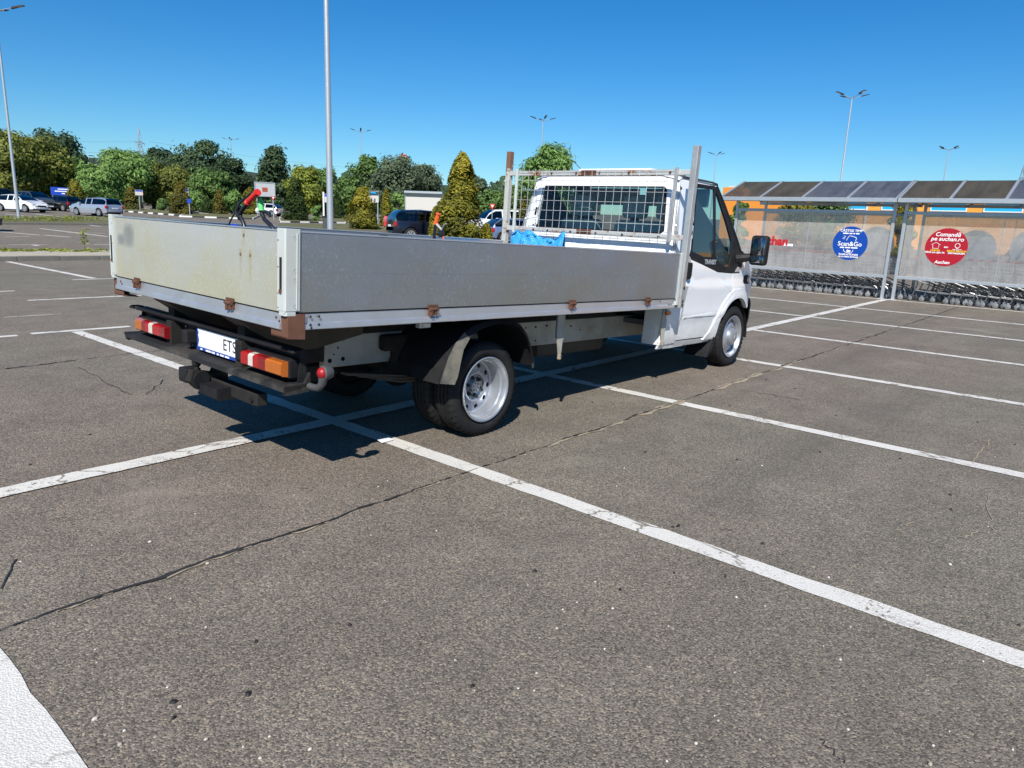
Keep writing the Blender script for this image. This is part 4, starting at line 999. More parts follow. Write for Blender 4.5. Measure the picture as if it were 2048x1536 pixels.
# ================================================================ CARGO
TW = Matrix.Translation(truck.location) @ Matrix.Rotation(truck.rotation_euler.z, 4, 'Z') @ MBODY
k = plain('grip_red', (0.62, 0.02, 0.015), 0.5); k = plain('grip_green', (0.12, 0.55, 0.15), 0.5); k = plain('grip_orange', (0.80, 0.12, 0.02), 0.5)
k = plain('bike_black', (0.014, 0.014, 0.016), 0.35, 0.0, coat=0.3); k = plain('bike_blue', (0.01, 0.05, 0.45), 0.3, coat=0.5); k = plain('bike_orange', (0.60, 0.12, 0.02), 0.35, coat=0.4)
def bpix(px, py, axis, val):
    """bed-frame point where a pixel's sight line meets a plane of the bed frame"""
    iv = TW.inverted(); o = iv @ Vector((0, 0, CAMH)); d = (iv.to_3x3() @ pxray(px, py)); t = (val - o[axis]) / d[axis]; return o + d * t
def bike(label, frame_mat, grip_mat, bar_px, grip_px, xb, extra_fn):
    t = thing('bicycle', label, 'bicycle', TW @ Vector((xb, 0, .0)), truck.rotation_euler.z, 'bicycles lying in the load bed')
    t.matrix_world = TW
    t['label'] = label
    def q(p, z=None): return bpix(p[0], p[1], 0, xb)
    bar = [q(p) for p in bar_px]
    low = bar[0].copy(); low.z = .12; 
    hb_ = MB().tube([low] + bar, .0125, 10).obj('handlebar', 'bike_black', t, None, True)
    g = [q(p) for p in grip_px]
    mbg = MB().tube([g[0], g[0].lerp(g[1], .08), g[0].lerp(g[1], .1), g[0].lerp(g[1], .9), g[0].lerp(g[1], .92), g[1]], [.020, .020, .0165, .0165, .0205, .0205], 12)
    mbg.obj('grip', grip_mat, hb_, None, True)
    # the rest of the machine lies flat on the bed floor
    wy = low.y
    for dx in (.35, 1.25):
        wt = MB().lathe([(.225, -.018), (.25, -.02), (.262, 0), (.25, .02), (.225, .018), (.225, -.018)], 28, 2, (xb + dx, wy + .10, .06)).obj('wheel', 'rubber', t, None, True)
        mbs = MB()
        for j in range(12):
            a = 2 * PI * j / 12; mbs.tube([(xb + dx, wy + .10, .06), (xb + dx + .226 * math.cos(a), wy + .10 + .226 * math.sin(a), .06)], .0015, 4, False)
        mbs.obj('spokes', 'galv', wt)
    MB().tube([low, (xb + .45, wy + .02, .13), (xb + .85, wy - .05, .10), (xb + .80, wy + .28, .10), (xb + .40, wy + .18, .12)], .018, 8).tube([(xb + .85, wy - .05, .10), (xb + 1.25, wy + .10, .08), (xb + .80, wy + .28, .10)], .012, 8).obj('frame', frame_mat, t, None, True)
    MB().box(xb + .95, xb + 1.2, wy + .30, wy + .43, .07, .13, .025).obj('saddle', 'bike_black', t, None, True)
    extra_fn(t, hb_, q)
    return t
def ex_red(t, hb_, q):
    MB().tube([q((481, 437)), q((474, 424)), q((478, 412))], .016, 8).obj('lever_clamp', 'bike_black', hb_, None, True)
    MB().tube([q((474, 418)), q((477, 408)), q((486, 400)), q((494, 393)), q((503, 384))], [.006, .007, .006, .005, .004], 6).obj('brake_lever', 'bike_black', hb_, None, True)
    MB().tube([q((472, 422)), q((466, 432)), q((460, 444)), q((456, 453))], .005, 6).obj('brake_cable', 'bike_black', hb_, None, True)
    MB().tube([q((447, 452.5)), q((453, 450)), q((462, 451)), q((466, 454))], .006, 6).obj('cable_stop', 'bike_black', t, None, True)
    MB().prism([(.30, .40), (.42, .405), (.44, .41), (.30, .418)], 0, .30, .34)
    a, b = q((465, 452.5)), q((484, 457))
    MB().tube([a, b], [.016, .010], 8).obj('frame_tip', 'bike_blue', t, None, True)
bike('bicycle with red handlebar grip poking over the tailgate', 'bike_blue', 'grip_red', [(491, 461), (487, 446), (480, 432), (484, 420), (494, 408)], [(494.5, 406), (516, 384)], .26, ex_red)
def ex_green(t, hb_, q):
    MB().lathe([(.0, -.004), (.021, -.004), (.021, .004), (0, .004)], 12, 0, tuple(q((521, 403)))).obj('grip_end', 'grip_green', hb_, None, True)
    MB().tube([q((520, 424)), q((532, 424)), q((539, 428)), q((540, 434))], [.010, .012, .012, .009], 6).obj('brake_lever', 'bike_black', hb_, None, True)
    MB().tube([q((516, 421)), q((522, 422))], .018, 8).obj('clamp', 'plate_white', hb_, None, True)
bike('bicycle with green handlebar grip beside the rear corner post', 'bike_black', 'grip_green', [(549, 461), (540, 449), (529, 439), (524, 427)], [(523, 422), (520.5, 403)], .30, ex_green)
def ex_orange(t, hb_, q):
    MB().tube([q((872, 447)), q((884, 460)), q((888, 450)), q((893, 447))], [.012, .010, .006, .005], 6).obj('brake_lever', 'galv', hb_, None, True)
    MB().tube([q((880, 466)), q((886, 474)), q((890, 486))], .006, 6).obj('brake_cable', 'bike_orange', hb_, None, True)
    MB().box(*(lambda c: (c.x - .012, c.x + .012, c.y - .035, c.y + .012, c.z - .03, c.z + .02))(q((880, 466))), .008).obj('shifter', 'bike_black', hb_, None, True)
bike('bicycle with orange handlebar grip in the middle of the load bed', 'bike_orange', 'grip_orange', [(868, 483), (869, 465), (871, 450)], [(871.5, 448), (877, 427)], 1.75, ex_orange)
# loose bicycle wheel standing in the bed, its top above the board
c_ = bpix(767, 470, 1, .55)
t = thing('loose_bike_wheel', 'loose black bicycle wheel whose rim shows above the side board', 'wheel'); t.matrix_world = TW
R_ = .215
wt = MB().lathe([(R_ - .035, -.016), (R_ - .012, -.022), (R_, 0), (R_ - .012, .022), (R_ - .035, .016), (R_ - .035, -.016)], 40, 1, (c_.x, c_.y, c_.z - R_ + .004)).obj('tyre', 'rubber', t, None, True)
mbs = MB()
for j in range(16):
    a = 2 * PI * j / 16; mbs.tube([(c_.x, c_.y, c_.z - R_), (c_.x + .18 * math.cos(a), c_.y, c_.z - R_ + .18 * math.sin(a))], .0015, 4, False)
mbs.obj('spokes', 'galv', t)
# blue plastic bag behind the headboard
k = NT('bag_blue'); k.col(k.mix(k.noise(9, 4), (0.03, 0.30, 0.72), (0.06, 0.42, 0.85))); k.set(Roughness=0.22, Specular_IOR_Level=0.6, Coat_Weight=0.3); k.bump(k.noise(14, 6, .7, dist=1.5), .7, .03)
r_ = random.Random(4)
A_, B_ = bpix(1026, 490, 0, L - .12), bpix(1131, 497, 0, L - .12)
def bagtop(u): return .44 + .05 * math.exp(-((u - .10) / .08) ** 2) + .050 * math.exp(-((u - .34) / .14) ** 2) + .055 * math.exp(-((u - .97) / .07) ** 2) - .02 * math.exp(-((u - .68) / .16) ** 2)
ph = [r_.uniform(0, 6) for _ in range(8)]
def bag(u, v):
    a = 2 * PI * v
    y = A_.y + (B_.y - A_.y) * u
    zt = bagtop(u) + .035; fr = .5 + .5 * math.sin(a)
    pinch = (4 * u * (1 - u)) ** .35
    dx = .14 * math.cos(a) * (.35 + .65 * pinch) * (1.05 - .75 * fr) 
    z = .0 + zt * fr
    f = .010 * math.sin(17 * u + 5 * a + ph[0]) + .008 * math.sin(29 * u - 9 * a + ph[1]) + .006 * math.sin(41 * u + 13 * a + ph[2])
    return (L - .15 + dx + f * 1.2, y + f, z + f * .8)
t = thing('plastic_bag', 'crumpled bright blue plastic bag stuffed behind the headboard', 'bag'); t.matrix_world = TW
MB().grid(44, 34, bag).obj('bag_film', 'bag_blue', t, None, True, weld=True, angle=0)
# ================================================================ TROLLEY SHELTER
k = plain('galv_post', (0.50, 0.53, 0.55), 0.42, 0.6, var=0.15, scale=16, bump=.05)
def sheet(name, c0, c1, tint, f, rough):
    k = NT(name); k.col(k.mix(k.ramp(k.noise(1.5, 7, .7, vec=k.mapping(scale=(.5, 2.5, 1))), [(.35, 0), (.7, 1)]), c0, c1)); k.set(Roughness=rough); k.bump(k.noise(3, 4), .05, .02)
    tr = k.n('BsdfTransparent'); tr.inputs[0].default_value = (*tint, 1); mx = k.n('MixShader'); mx.inputs[0].default_value = f
    k.l(k.b.outputs[0], mx.inputs[1]); k.l(tr.outputs[0], mx.inputs[2]); k.l(mx.outputs[0], k.out.inputs[0])
sheet('roof_sheet', (.070, .060, .040), (.135, .118, .080), (.75, .70, .60), .38, .42); sheet('roof_sheet_grey', (.075, .085, .105), (.17, .175, .19), (.72, .74, .76), .38, .36)
glass('acrylic', (.82, .82, .81), 1.6, .33, (.62, .61, .59))  # pale haze mixed into the colour stands for the clear panels' reflections
k = plain('sticker_blue', (.003, .055, .33), .35, var=.05); k = plain('sticker_red', (.38, .008, .020), .35, var=.05); k = plain('sticker_back', (.90, .91, .92), .6, var=.06, scale=2); k = plain('letter_yellow', (.85, .55, .02), .5); k = plain('letter_red', (.48, .010, .02), .45)
XS, XE, XB2 = 18.9, 18.55, 20.85
def shelter(label, y0, y1, bays, over, sheets):
    t = thing('trolley_shelter', label, 'shelter', (XS, (y0 + y1) / 2, 0), 0, 'trolley shelters at the end of the bays')
    X0 = 0.0; c = (y0 + y1) / 2
    def Y(y): return y - c
    D = XB2 - XS
    for x in (0, D):
        for y in (y0, y1):
            MB().box(x - .035, x + .035, Y(y) - .035, Y(y) + .035, 0, 2.33, .006).obj('post', 'galv_post', t)
            MB().box(x - .09, x + .09, Y(y) - .09, Y(y) + .09, 0.001, .012).obj('base_plate', 'galv_post', t)
    # roof: a low gable, the near slope facing the bays
    ze, rise = 2.35, .345
    xe = XE - XS; xr = xe + 1.31
    n = bays
    W = (y1 - y0 + .10 + over) / n
    for x, z in ((xe + .06, ze - .07), (xr, ze + rise * 1.31 - .10), (D + .29, ze - .07)):
        MB().box(x - .03, x + .03, Y(y0) - .10, Y(y1) + over, z - .04, z + .04).obj('eave_beam', 'galv_post', t)
    def slab(a, b, xa, xb, lo, hi, name, m):
        def z(x): return ze + rise * (1.31 - abs(x - xr))
        vs = [(x, y, z(x) + h) for h in (lo, hi) for x, y in ((xa, a), (xa, b), (xb, b), (xb, a))]
        MB().add(vs, [(0, 3, 2, 1), (4, 5, 6, 7), (0, 1, 5, 4), (1, 2, 6, 5), (2, 3, 7, 6), (3, 0, 4, 7)]).obj(name, m, t)
    for i in range(n):
        a = Y(y1) + over - W * i; b = a - W
        m = 'roof_sheet_grey' if i in sheets else 'roof_sheet'
        slab(a - .03, b + .03, xe - .06, xr - .004, 0, .010, 'roof_sheet', m)
        slab(a - .03, b + .03, xr + .004, xr + 1.37, 0, .010, 'roof_sheet', m)
    for i in range(n + 1):
        a = Y(y1) + over - W * i
        slab(a + .03, a - .03, xe - .07, xr - .002, -.03, .028, 'glazing_bar', 'galv_post')
        slab(a + .03, a - .03, xr + .002, xr + 1.38, -.03, .028, 'glazing_bar', 'galv_post')
    MB().box(xe - .10, xe - .072, Y(y0) - .11, Y(y1) + over + .01, ze - .10, ze - .005).obj('gutter', 'galv_post', t)
    for x in (0, D):
        for z in (2.03, .535):
            MB().box(x - .03, x + .03, Y(y0) + .036, Y(y1) - .036, z - .035, z + .035, .004).obj('rail', 'galv_post', t)
    for x in (0, D):
        for a, b in ((y1 - .05, (y0 + y1) / 2 + .004), ((y0 + y1) / 2 - .004, y0 + .05)):
            MB().add([(x, Y(a), .57), (x, Y(b), .57), (x, Y(b), 1.995), (x, Y(a), 1.995)], [(0, 1, 2, 3)]).obj('panel', 'acrylic', t, fix=False)
        MB().box(x - .008, x + .008, -.006, .006, .57, 1.995).obj('panel_joint', 'galv_post', t)
    return t
sh1 = shelter('cart shelter with blue round sticker and grey-brown sheet roof behind the truck cab', 4.44, 8.32, 4, .30, (2, 3))
sh2 = shelter('cart shelter with red round sticker and brown sheet roof', .28, 4.20, 4, .10, (2,))
def put(parent, me, y, z, x=-.012):
    """lettering on the near panel, read from the bays (towards -x)"""
    return link('lettering', me, parent, basis((0, -1, 0), (0, 0, 1), (x, y, z)))
def disc(parent, name, mat, y, z, r, x=-.004, sx=1.0):
    mb = MB(); n = 48
    vs = [(x, y + r * math.cos(2 * PI * j / n) * sx, z + r * math.sin(2 * PI * j / n)) for j in range(n)] + [(x + .002, y + r * math.cos(2 * PI * j / n) * sx, z + r * math.sin(2 * PI * j / n)) for j in range(n)]
    return mb.add(vs, [list(range(n)), list(range(n, 2 * n))[::-1]] + [[j, (j + 1) % n, n + (j + 1) % n, n + j] for j in range(n)]).obj(name, mat, parent)
c1 = (4.44 + 8.32) / 2; c2 = (.28 + 4.20) / 2
b1 = disc(sh1, 'round_sticker', 'sticker_blue', 5.34 - c1, 1.275, .405)
for tx, sz, z, m in (('CÂȘTIGI TIMP', .082, 1.575, 'letter_white'), ('Scan&Go', .150, 1.255, 'letter_white'), ('ÎNCEPE SĂ SCANEZI', .050, 1.000, 'letter_white'), ('DE LA PRIMA INTRARE', .046, .945, 'letter_white')):
    put(b1, text_mesh(tx, sz, m, bold=.002), 5.34 - c1, z)
for w_, z in (((-.19, -.06), 1.51), ((-.04, .03), 1.51), ((.05, .09), 1.51), ((.11, .19), 1.51), ((-.22, -.12), 1.168), ((-.10, .02), 1.168), ((.04, .19), 1.168)):
    MB().box(-.0075, -.0055, 5.34 - c1 - w_[1], 5.34 - c1 - w_[0], z - .014, z + .014).obj('small_print', 'letter_white', b1)
def outline(parent, pts, r, mat):
    MB().tube([(-.008, p[0], p[1]) for p in pts], r, 5).obj('pictogram', mat, parent)
cy = 5.34 - c1
outline(b1, [(cy + .09, 1.34), (cy + .05, 1.43), (cy + .02, 1.455), (cy - .12, 1.42), (cy - .14, 1.39), (cy - .12, 1.33)], .007, 'letter_white')
outline(b1, [(cy + .13, 1.13), (cy + .12, 1.08), (cy + .09, 1.06), (cy - .04, 1.03), (cy - .07, 1.05), (cy - .10, 1.12)], .007, 'letter_white')
for dz in (0, .03, .06): outline(b1, [(cy + .13 - dz * .3, 1.37 + dz), (cy + .19 - dz * .6, 1.385 + dz)], .005, 'letter_white')
MB().prism([(cy + .06, 1.075), (cy - .03, 1.055), (cy - .045, 1.10), (cy + .045, 1.12)], 0, -.010, -.006).obj('pictogram', 'letter_white', b1)
def on_back(px, py):
    d = pxray(px, py); k_ = (XB2 - .03) / d.x; return d.y * k_, CAMH + d.z * k_
def back_sticker(sh, c, px, py, r=.44):
    y, z = on_back(px, py); disc(sh, 'sticker_seen_from_behind', 'sticker_back', y - c, z, r, XB2 - XS - .03)
back_sticker(sh1, c1, 1752, 487)
b2 = disc(sh2, 'round_sticker', 'sticker_red', 3.27 - c2, 1.285, .425)
cy = 3.27 - c2
for tx, sz, z, m, dy, sh in (('Comandă', .125, 1.565, 'letter_white', 0, .15), ('pe auchan.ro', .125, 1.465, 'letter_white', 0, .15), ('LIVRĂM', .055, 1.205, 'letter_yellow', .21, .1), ('PÂNĂ LA UȘA TA', .050, 1.158, 'letter_white', .21, .1), ('RIDICĂ GRATUIT', .050, 1.205, 'letter_yellow', -.22, .1), ('DIN MAGAZIN', .050, 1.158, 'letter_white', -.22, .1), ('Auchan', .100, .945, 'letter_white', .03, .12), ('SAU', .045, 1.285, 'letter_white', 0, 0)):
    put(b2, text_mesh(tx, sz, m, bold=.002, shear=sh), cy + dy, z)
outline(b2, [(cy + .27, 1.25), (cy + .27, 1.33), (cy + .30, 1.33), (cy + .21, 1.385), (cy + .12, 1.33), (cy + .15, 1.33), (cy + .15, 1.25), (cy + .27, 1.25)], .005, 'letter_white')
outline(b2, [(cy - .22 + .05 * math.sin(a), 1.33 + .05 * math.cos(a)) for a in [i * PI / 6 for i in range(13)]], .006, 'letter_white')
outline(b2, [(cy - .19, 1.285), (cy - .22, 1.25), (cy - .25, 1.285)], .006, 'letter_white'); outline(b2, [(cy - .13, 1.245), (cy - .22, 1.232), (cy - .31, 1.245)], .006, 'letter_white')
back_sticker(sh2, c2, 1950, 497); back_sticker(sh2, c2, 2070, 500, .5)
put(sh1, text_mesh('auchan', .30, 'letter_red', bold=.012, align='CENTER'), 7.27 - c1, 1.24)
MB().box(-.012, -.006, 6.72 - c1, 6.98 - c1, 1.13, 1.19).obj('torn_label', 'sticker_back', sh1)
# --- shopping trolleys nested in rows
k = plain('trolley_wire', (.70, .72, .75), .3, .7, var=.1); k = plain('trolley_frame', (.22, .225, .23), .34, .7, var=.2); k = plain('castor_grey', (.34, .35, .37), .4, .5); k = plain('handle_red', (.55, .012, .02), .45); k = plain('castor_tread', (.20, .20, .20), .7)
def wires():
    mb = MB()
    # basket: nose at -y ... tapered; built facing +y (front), handle at -y
    def bx(t): return .20 + .09 * (1 - t)      # half width front to rear
    y0, y1, zt0, zt1, zb0, zb1 = -.32, .48, 1.0, .92, .52, .62
    r = .0035
    for i in range(9):
        t = i / 8; y = y0 + (y1 - y0) * t; zt = zt0 + (zt1 - zt0) * t; zb = zb0 + (zb1 - zb0) * t; w = bx(t)
        mb.tube([(-w, y, zt), (-w * .86, y, zb), (w * .86, y, zb), (w, y, zt)], r, 4, False)
    for j in range(6):
        f = j / 5
        for s in (-1, 1):
            mb.tube([(s * bx(0) * (.86 + .14 * f), y0, zb0 + (zt0 - zb0) * f), (s * bx(1) * (.86 + .14 * f), y1, zb1 + (zt1 - zb1) * f)], r if 0 < j < 5 else .006, 4, False)
        mb.tube([(-bx(1) * (.86 + .14 * f), y1, zb1 + (zt1 - zb1) * f), (bx(1) * (.86 + .14 * f), y1, zb1 + (zt1 - zb1) * f)], r, 4, False)
    for j in range(5):
        x = -.16 + .08 * j; mb.tube([(x * 1.25, y0, zb0), (x, y1, zb1), (x * 1.05, y1, zt1)], r, 4, False)
    return mb.mesh('basket', 'trolley_wire')
TB = wires()
fr = MB()
for s in (-1, 1):
    fr.tube([(s * .27, -.44, 1.0), (s * .27, -.34, .56), (s * .265, -.30, .40), (s * .26, -.36, .20), (s * .26, -.38, .13)], .014, 6)
    fr.tube([(s * .27, -.33, .50), (s * .24, .05, .36), (s * .21, .38, .28), (s * .20, .46, .20), (s * .20, .47, .13)], .014, 6)
    fr.tube([(s * .26, -.34, .26), (s * .22, .10, .22), (s * .20, .40, .22)], .011, 6)
fr.tube([(-.24, .02, .34), (.24, .02, .34)], .010, 5).tube([(-.26, -.34, .24), (.26, -.34, .24)], .010, 5)
TFm = fr.mesh('chassis', 'trolley_frame', True)
THm = MB().tube([(-.28, -.46, 1.02), (.28, -.46, 1.02)], .018, 8).mesh('handle', 'handle_red', True)
cs = MB().lathe([(.0, -.013), (.05, -.013), (.060, -.008), (.060, .008), (.05, .013), (0, .013)], 16, 0, (0, 0, .061)); TWm = cs.mesh('castor', 'castor_tread', True, angle=30)
fk = MB().box(-.022, -.015, -.02, .02, .05, .14).box(.015, .022, -.02, .02, .05, .14).box(-.022, .022, -.025, .025, .135, .145); TKm = fk.mesh('castor_fork', 'castor_grey')
def trolley(x, y, rz, label, group):
    t = thing('shopping_cart', label, 'cart', (x, y, 0), rz, group)
    link('basket', TB, t); link('chassis', TFm, t); link('handle', THm, t)
    for s in (-1, 1):
        for yy in (-.40, .49):
            w = link('castor', TWm, t, Matrix.Translation((s * (.26 if yy < 0 else .20), yy - .02, 0)) @ Matrix.Rotation(random.uniform(-.5, .5), 4, 'Z')); link('fork', TKm, w)
r_ = random.Random(21)
G1, G2 = 'shopping carts nested under the shelter with the blue sticker', 'shopping carts nested under the shelter with the red sticker'
LB1 = 'wire shopping cart nested in the front row under the blue sticker'; LB2 = 'wire shopping cart nested in the front row under the red sticker'
LB1b = 'wire shopping cart in the back row behind the blue sticker panel'; LB2b = 'wire shopping cart in the back row behind the red sticker panel'
for i in range(14): trolley(XS + .42 + r_.uniform(-.03, .03), 7.75 - .245 * i, PI + r_.uniform(-.03, .03), LB1, G1)
for i in range(14): trolley(XS + 1.12 + r_.uniform(-.03, .03), 7.7 - .245 * i, PI + r_.uniform(-.03, .03), LB1b, G1)
for i in range(12): trolley(XS + .42 + r_.uniform(-.03, .03), 3.45 - .245 * i, PI + r_.uniform(-.05, .05), LB2, G2)
for i in range(12): trolley(XS + 1.12 + r_.uniform(-.03, .03), 3.2 - .245 * i, PI + r_.uniform(-.03, .03), LB2b, G2)
# ================================================================ STORE
k = plain('render_orange', (.72, .32, .05), .85, var=.05, scale=1.5); k = plain('window_blue', (.02, .38, .70), .25, var=.08, scale=.6); k = plain('render_pale', (.60, .58, .54), .8); k = plain('brick_red', (.32, .07, .03), .8); k = plain('render_orange_dk', (.66, .24, .03), .85, var=.05); k = plain('logo_blue', (.01, .10, .48), .4); k = plain('dark_red', (.16, .02, .04), .6); k = plain('white_paint', (.75, .75, .75), .6)
bld = thing('store_building', 'long orange store building with bright blue windows behind the cart shelters', 'building', (75, -6, 0), 0)
BX = 0.0
def bbox(name, mat, x0, x1, y0, y1, z0, z1, par=None): return MB().box(x0, x1, y0 + 6, y1 + 6, z0, z1).obj(name, mat, par or bld)
bbox('wall', 'render_orange', 0, 30, -75, 34, -1, 5.85)
bbox('parapet', 'render_pale', -.15, 30.1, -75.2, 34.2, 5.86, 6.05)
bbox('annexe_wall', 'render_orange_dk', -3, -.02, 24, 33.5, 0, 5.75)
def win(y, z0, z1, w, m='window_blue'):
    o = bbox('window', m, -.06, -.01, y - w / 2, y + w / 2, z0, z1)
    for yy in (y - w / 2 - .08, y + w / 2): bbox('frame', 'white_paint', -.10, -.005, yy, yy + .08, z0 - .08, z1 + .08, o)
    for zz in (z0 - .08, z1): bbox('frame', 'white_paint', -.10, -.005, y - w / 2, y + w / 2, zz, zz + .08, o)
for i in range(9): win(21.5 - 4.1 * i, 3.9, 5.2, 2.7)
for y in (31.2, 29.6): bbox('louvre', 'brick_red', -3.06, -2.99, y, y + 1.0, 4.9, 5.35)
for y in (20, 5, -12, -30): bbox('downpipe', 'render_pale', -.2, -.02, y, y + .16, 0, 5.8)
lg = MB().lathe([(0, -.3), (2.2, -.3), (2.2, 0), (0, 0)], 40, 0, (-.05, -13 + 6, 4.2)); lg.obj('round_sign', 'white_paint', bld); MB().lathe([(0, -.36), (1.95, -.36), (1.95, -.31)], 40, 0, (-.05, -13 + 6, 4.2)).obj('sign_face', 'logo_blue', bld)
bbox('canopy', 'dark_red', -6, -.02, 0, 6, 3.2, 4.6)
# ================================================================ ISLANDS AND KERBS
k = plain('kerb_stone', (.15, .14, .125), .9, var=.25, scale=5, bump=.3, dirt=((.09, .085, .07), .5)); k = plain('gravel', (.40, .36, .28), .95, var=.6, scale=35, bump=.9, dirt=((.20, .19, .10), .6))
k = plain('kerb_white', (.68, .67, .64), .8, var=.08, scale=6); k = plain('kerb_black', (.035, .035, .036), .8)
k = NT('grass'); k.col(k.mix(k.noise(3, 6, .7), (.075, .085, .028), (.16, .145, .06))); k.set(Roughness=.95); k.bump(k.noise(40, 3), .8, .03)
KM = {}
def kerb_run(isl, a, b, mats, ln, w=.16, h=.12, gap=.012):
    a = Vector(a[:2]); b = Vector(b[:2]); d = (b - a); n = max(1, round(d.length / ln)); L_ = d.length / n
    for i in range(n):
        p = a + d * ((i + .5) / n); m = mats[i % len(mats)]
        key = (m, round(L_, 3), w, h)
        if key not in KM: KM[key] = MB().box(-L_ / 2 + gap / 2, L_ / 2 - gap / 2, -w / 2, w / 2, -.15, h, .012).mesh('kerb_stone', m)
        o = link('kerb_stone', KM[key], isl); o.location = (p.x, p.y, gz(p.x, p.y) + random.uniform(-.006, .006)); o.rotation_euler = (0, 0, math.atan2(d.y, d.x) + random.uniform(-.004, .004))
def island(pts, label, mats, ln, top, both=True, h=.12):
    """a kerbed strip: pts is a ring of corners; the kerb runs round it stone by stone"""
    c = sum((Vector((p[0], p[1], 0)) for p in pts), Vector()) / len(pts)
    n = len(pts); N = 14
    mb = MB(); vs = []
    A, B, C_, D_ = [Vector(p[:2]) for p in pts]
    def f(u, v):
        p = A.lerp(B, u).lerp(D_.lerp(C_, u), v); return (p.x, p.y, gz(p.x, p.y) + h - .02 + .03 * math.sin(PI * v) + random.uniform(-.008, .008))
    mb.grid(26, 5, f)
    isl = tag(mb.obj('traffic_island', top, smooth=True, angle=0), kind='structure')
    for i in range(n): kerb_run(isl, pts[i], pts[(i + 1) % n], mats, ln, h=h)
    return isl
isl1 = island([(-6, 22.0), (13.5, 21.6), (13.5, 24.9), (-6, 25.3)], '', ['kerb_stone'], 1.0, 'gravel')
p = [at(-120, 448), at(330, 452), at(330, 445), at(-120, 440)]
isl2 = island([(q.x, q.y) for q in p], '', ['kerb_stone'], 1.2, 'grass')
def px_island(a, b, c, d, mats, ln=1.0, top='grass', h=.14):
    q = [at(*v) for v in (a, b, c, d)]
    return island([(v.x, v.y) for v in q], '', mats, ln, top, h=h)
ZB = ['kerb_white', 'kerb_black']
px_island((240, 423), (360, 432), (400, 424), (250, 418), ZB)
px_island((360, 434), (505, 439), (520, 432), (380, 428), ZB)
px_island((560, 445), (690, 447), (700, 437), (560, 437), ZB)
px_island((540, 462), (800, 466), (800, 452), (560, 450), ['kerb_stone'], 1.2)
px_island((850, 488), (1000, 489), (990, 476), (870, 474), ['kerb_stone'], 1.2)
px_island((955, 474), (1110, 478), (1100, 466), (965, 464), ZB)
# ================================================================ PLANTS
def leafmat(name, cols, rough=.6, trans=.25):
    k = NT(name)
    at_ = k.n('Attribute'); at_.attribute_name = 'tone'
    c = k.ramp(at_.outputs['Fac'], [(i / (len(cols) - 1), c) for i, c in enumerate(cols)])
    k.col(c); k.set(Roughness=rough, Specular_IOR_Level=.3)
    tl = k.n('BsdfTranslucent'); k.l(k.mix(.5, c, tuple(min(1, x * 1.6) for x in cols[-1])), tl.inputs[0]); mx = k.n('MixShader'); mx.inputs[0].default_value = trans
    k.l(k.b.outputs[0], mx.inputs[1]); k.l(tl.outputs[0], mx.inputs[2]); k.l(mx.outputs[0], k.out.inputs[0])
leafmat('leaf_olive', [(0.047, 0.066, 0.016), (0.14, 0.168, 0.035), (0.312, 0.312, 0.055)])
leafmat('leaf_dark', [(0.021, 0.043, 0.021), (0.051, 0.089, 0.039), (0.116, 0.17, 0.064)])
leafmat('leaf_green', [(0.038, 0.078, 0.02), (0.104, 0.182, 0.046), (0.192, 0.295, 0.078)])
leafmat('leaf_light', [(0.07, 0.139, 0.037), (0.155, 0.271, 0.07), (0.265, 0.389, 0.109)])
leafmat('leaf_grey', [(0.04, 0.061, 0.036), (0.094, 0.134, 0.072), (0.18, 0.226, 0.122)])
leafmat('leaf_yellow', [(0.079, 0.108, 0.017), (0.187, 0.23, 0.031), (0.316, 0.331, 0.051)])
leafmat('thuja_gold', [(.040, .052, .010), (.15, .150, .016), (.40, .34, .035)])
leafmat('thuja_bronze', [(.030, .038, .010), (.10, .098, .016), (.26, .205, .032)])
leafmat('thuja_green', [(.014, .030, .008), (.035, .065, .014), (.075, .115, .022)])
k = plain('bark', (.085, .066, .050), .95, var=.4, scale=12, bump=.6); k = plain('bark_pale', (.20, .18, .15), .9, var=.3, scale=10, bump=.4)
def leaf_cloud(pts, size, mat, name, seed, elong=1.5):
    """pts = list of (position, outward, tone): one small bent leaf clump each"""
    r = random.Random(seed); V = []; F = []; tone = []
    for p, o, tn in pts:
        n = Vector((o.x + r.uniform(-.8, .8), o.y + r.uniform(-.8, .8), o.z + r.uniform(-.5, .9)))
        if n.length < .01: n = Vector((0, 0, 1))
        n.normalize(); a = n.cross(Vector((r.uniform(-1, 1), r.uniform(-1, 1), r.uniform(-1, 1))))
        if a.length < .01: a = n.orthogonal()
        a.normalize(); b = n.cross(a); s = size * r.uniform(.6, 1.35)
        i = len(V)
        V += [p - a * s * elong * .5, p + b * s * .42 + n * s * .12, p + a * s * elong * .5, p - b * s * .42 + n * s * .12]
        F.append((i, i + 1, i + 2)); F.append((i, i + 2, i + 3)); tone += [tn] * 4
    me = bpy.data.meshes.new(name); me.from_pydata([tuple(v) for v in V], [], F); me.materials.append(MATS[mat])
    at_ = me.attributes.new('tone', 'FLOAT', 'POINT'); at_.data.foreach_set('value', tone)
    return me
